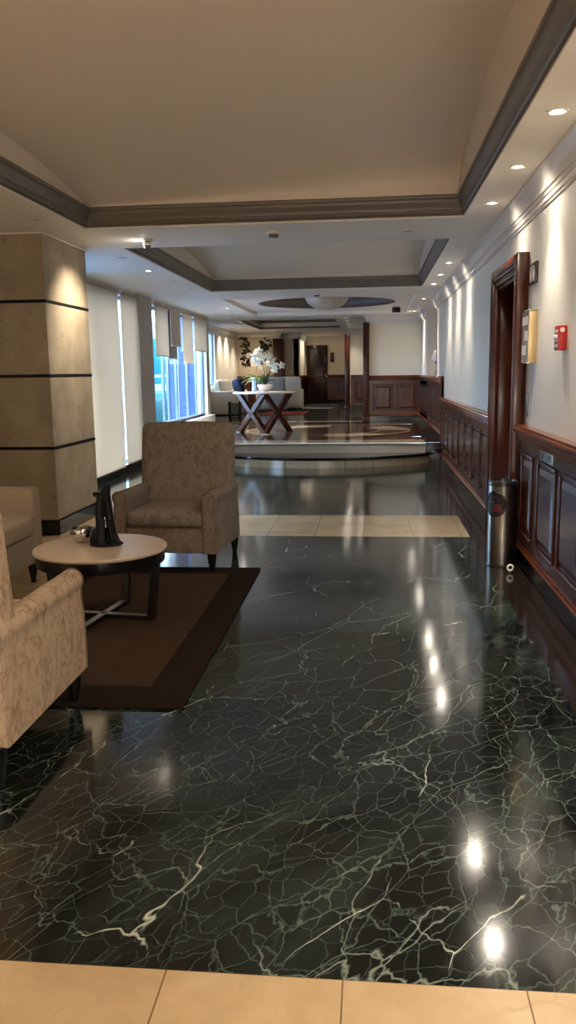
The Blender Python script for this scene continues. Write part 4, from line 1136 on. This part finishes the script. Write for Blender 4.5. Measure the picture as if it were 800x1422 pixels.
# large floral wall panel: plain invented branches and leaves
AX0, AX1, AZ0, AZ1, AY = -4.36, -3.2, F + 1.06, 2.66, 27.46
t = thing('wall_art', 'large cream wall panel painted with dark branches and pale blossoms', 'painting', ((AX0 + AX1) / 2, 27.5, AZ0))
hw = (AX1 - AX0) / 2; hh = AZ1 - AZ0
bm = newbm(); box(bm, -hw, hw, -.04, 0, 0, hh, .004); obj('panel', bm, 'artbase', t)
def leafshape(bm, x, z, l, w, a, y=-.0415):
    c, s = math.cos(a), math.sin(a); n = 10
    o = [(l * (i / n), w * math.sin(PI * i / n)) for i in range(n + 1)] + [(l * (i / n), -w * math.sin(PI * i / n)) for i in range(n - 1, 0, -1)]
    pts = [(x + p * c - q * s, z + p * s + q * c) for p, q in o]
    pts = [(max(-hw + .01, min(hw - .01, p)), max(.01, min(hh - .01, q))) for p, q in pts]
    prism(bm, pts, y - .001, y + .003, 'y')
rnd = random.Random(11)
def curve2(p0, p1, p2, n=14): return [((1 - s) ** 2 * p0[0] + 2 * s * (1 - s) * p1[0] + s * s * p2[0], (1 - s) ** 2 * p0[1] + 2 * s * (1 - s) * p1[1] + s * s * p2[1]) for s in [i / n for i in range(n + 1)]]
br = [curve2((-.2, .1), (-.5, .6), (-.2, 1.15)), curve2((.0, .1), (.1, .8), (.4, 1.3)), curve2((-.1, .6), (-.5, .9), (-.3, 1.35)), curve2((-.5, .2), (-.2, .5), (.3, .6)), curve2((.1, .8), (.3, .9), (.5, 1.0))]
bm = newbm()
for p in br: tube(bm, [(x, -.0415, z) for x, z in p], .007, 6, squash=.3)
obj('branch', bm, 'artgrey', t)
bm = newbm()
for p in br:
    for _ in range(22):
        x, z = p[rnd.randrange(3, len(p))]; leafshape(bm, x + rnd.uniform(-.06, .06), z + rnd.uniform(-.06, .06), rnd.uniform(.09, .2), rnd.uniform(.025, .055), rnd.uniform(0, 2 * PI))
o = obj('dark_leaf_pattern', bm, 'artdark', t, smooth=False)
for _ in range(9):
    x, z = rnd.uniform(-.45, .3), rnd.uniform(.3, 1.1); bm = newbm()
    for k2 in range(5): leafshape(bm, x, z, .13, .045, k2 * 1.257 + rnd.uniform(-.2, .2), -.0425)
    obj('painted_blossom', bm, 'artwhite', t, smooth=False)

# ------------------------------------------------------------------ outside
bm = newbm(); quad(bm, [(-60, -20, -.3), (XL - .3, -20, -.3), (XL - .3, 90, -.3), (-60, 90, -.3)]); o = struct('ground', bm, 'extgrey', smooth=False)
t = thing('office_building', 'teal and white building seen through the narrow bare window', 'building', (-12, 36, -.3))
bm = newbm(); box(bm, -3, 0, -16, 22, 0, 4.6, .02); obj('wall', bm, 'extwhite', t)
for z0, z1 in ((1.28, 1.62), (1.8, 3.75)):
    bm = newbm(); box(bm, -.02, .06, -15.5, 21.5, z0, z1, .01); g = obj('glazing_band', bm, 'teal', t)
    bm = newbm()
    for k2 in range(9): box(bm, .05, .1, -15.5 + 4.5 * k2, -15.4 + 4.5 * k2, z0, z1)
    obj('mullion', bm, 'extwhite', g, smooth=False)
t = thing('railing', 'pale metal railing outside in front of the teal building', 'railing', (-8.6, 33, -.3))
for z in (.55, .95): 
    bm = newbm(); box(bm, -.03, .03, -9, 9, z, z + .06); obj('rail', bm, 'frame', t, smooth=False)
for k2 in range(10):
    bm = newbm(); box(bm, -.025, .025, -9 + 2 * k2 - .025 + (.05 if k2 == 0 else 0), -9 + 2 * k2 + .025, 0, .96); obj('post', bm, 'frame', t, smooth=False)
t = thing('hedge', 'low blue-green hedge outside below the teal building', 'hedge', (-7.5, 30, -.3))
bm = newbm(); rounded(bm, (1.2, 20, 1.1), .25, (.1, .2, .1), 24, (0, 0, .55)); obj('foliage', bm, 'hedge', t)

# ------------------------------------------------------------------ light
w = bpy.data.worlds.new('sky'); SC.world = w; w.use_nodes = True
bg = w.node_tree.nodes['Background']; bg.inputs[0].default_value = (.62, .8, 1, 1); bg.inputs[1].default_value = 6.0

def fill_point(loc, power, col=(1, .78, .55), rad=.15):
    l = bpy.data.lights.new('lamp', 'POINT'); l.energy = power; l.color = col; l.shadow_soft_size = rad
    o = bpy.data.objects.new('lamp', l); COL.objects.link(o); o.location = loc; o['kind'] = 'structure'; return o
sl = bpy.data.lights.new('sun', 'SUN'); sl.energy = 2.4; sl.angle = .01; sl.color = (1, .95, .88)
so = bpy.data.objects.new('sun', sl); COL.objects.link(so); so.rotation_euler = Vector((-.42, .6, -.68)).to_track_quat('-Z', 'Y').to_euler(); so['kind'] = 'structure'
# unseen fill lamps, added behind the camera for the vault and chairs
fill_point((.2, -2.2, 1.2), 42, (1, .95, .90), rad=.25); fill_point((.3, -.9, .55), 6, (1, .95, .90), rad=.2)
for x in (-2.6, -1.4, -.2):
    for y in (-3.2, -2.4, -1.6): spot((x, y, ZC - .012), 48, 110, 1.0, (1, .95, .90), aim=(x, y, 0))
for y in (1.0, 2.4, 3.9): spot((-3.2, y, ZC - .012), 30, 100, 1.0, (1, .95, .90), aim=(-3.2, y, 0))  # unseen left row, added so the cream floor bounces light upward
# far rooms
FARL = [(-.62, 20.7, 12, 'in the row right of the farthest tray, the nearest one'), (-.62, 21.9, 12, 'in the row right of the farthest tray, second from the near end'),
        (-.62, 23.1, 12, 'in the row right of the farthest tray, third from the near end'), (-.62, 24.3, 12, 'in the row right of the farthest tray, fourth from the near end'), (-.62, 25.4, 12, 'in the row right of the farthest tray, the farthest one'),
        (-.28, 21.4, 14, 'right of the row by the farthest tray, nearer one of a pair'), (-.25, 23.4, 14, 'right of the row by the farthest tray, farther one of a pair'),
        (-2.2, 29.2, 14, 'before the far door, nearer one'), (-2.2, 30.2, 14, 'before the far door, right above its frame'),
        (-4.1, 25.5, 26, 'over the far left wall beside the floral panel'), (-4.1, 24.4, 20, 'over the far left wall nearer the window'),
        (-3.75, 26.75, 26, 'added in front of the floral wall panel to brighten it'), (-3.3, 21.6, 6, 'added above the near arm of the far cream sofa to brighten it'), (-3.55, 23.2, 6, 'added above the middle of the far cream sofa to brighten it')]  # lamps on this line are added to brighten the panel and sofa
for x, y, e, lb in FARL:
    dup(dl0, (x, y, ZB), 'lit downlight ' + lb, group='lit downlights in the far room'); spot((x, y, ZB - .012), e * 2.2, 110, 1.0, aim=(x - (.12 if x < -2 else 0), y, 1.5))

# ------------------------------------------------------------------ camera
yaw, pit, rol = 0.1011495, -0.16668744, -0.01492416
cy, sy, cp_, sp_, cr_, sr_ = math.cos(yaw), math.sin(yaw), math.cos(pit), math.sin(pit), math.cos(rol), math.sin(rol)
fwd = Vector((-sy * cp_, cy * cp_, sp_)); right = Vector((cy, sy, 0)); up = right.cross(fwd)
r_ = cr_ * right + sr_ * up; u_ = -sr_ * right + cr_ * up
cam = bpy.data.cameras.new('camera'); co = bpy.data.objects.new('camera', cam); COL.objects.link(co)
co.matrix_world = Matrix(((r_.x, u_.x, -fwd.x, 0), (r_.y, u_.y, -fwd.y, 0), (r_.z, u_.z, -fwd.z, 1.45), (0, 0, 0, 1)))
cam.sensor_fit = 'VERTICAL'; cam.sensor_height = 36; cam.lens = 1146.3 / 1422 * 36; cam.clip_start = .05; cam.clip_end = 300
SC.camera = co
vs = SC.view_settings; vs.view_transform = 'Standard'; vs.look = 'None'; vs.exposure = 1.7; vs.gamma = 1; vs.use_curve_mapping = False
SC.cycles.use_denoising = True
SC.cycles.max_bounces = 10; SC.cycles.diffuse_bounces = 6; SC.cycles.glossy_bounces = 5
SC.cycles.sample_clamp_indirect = 6
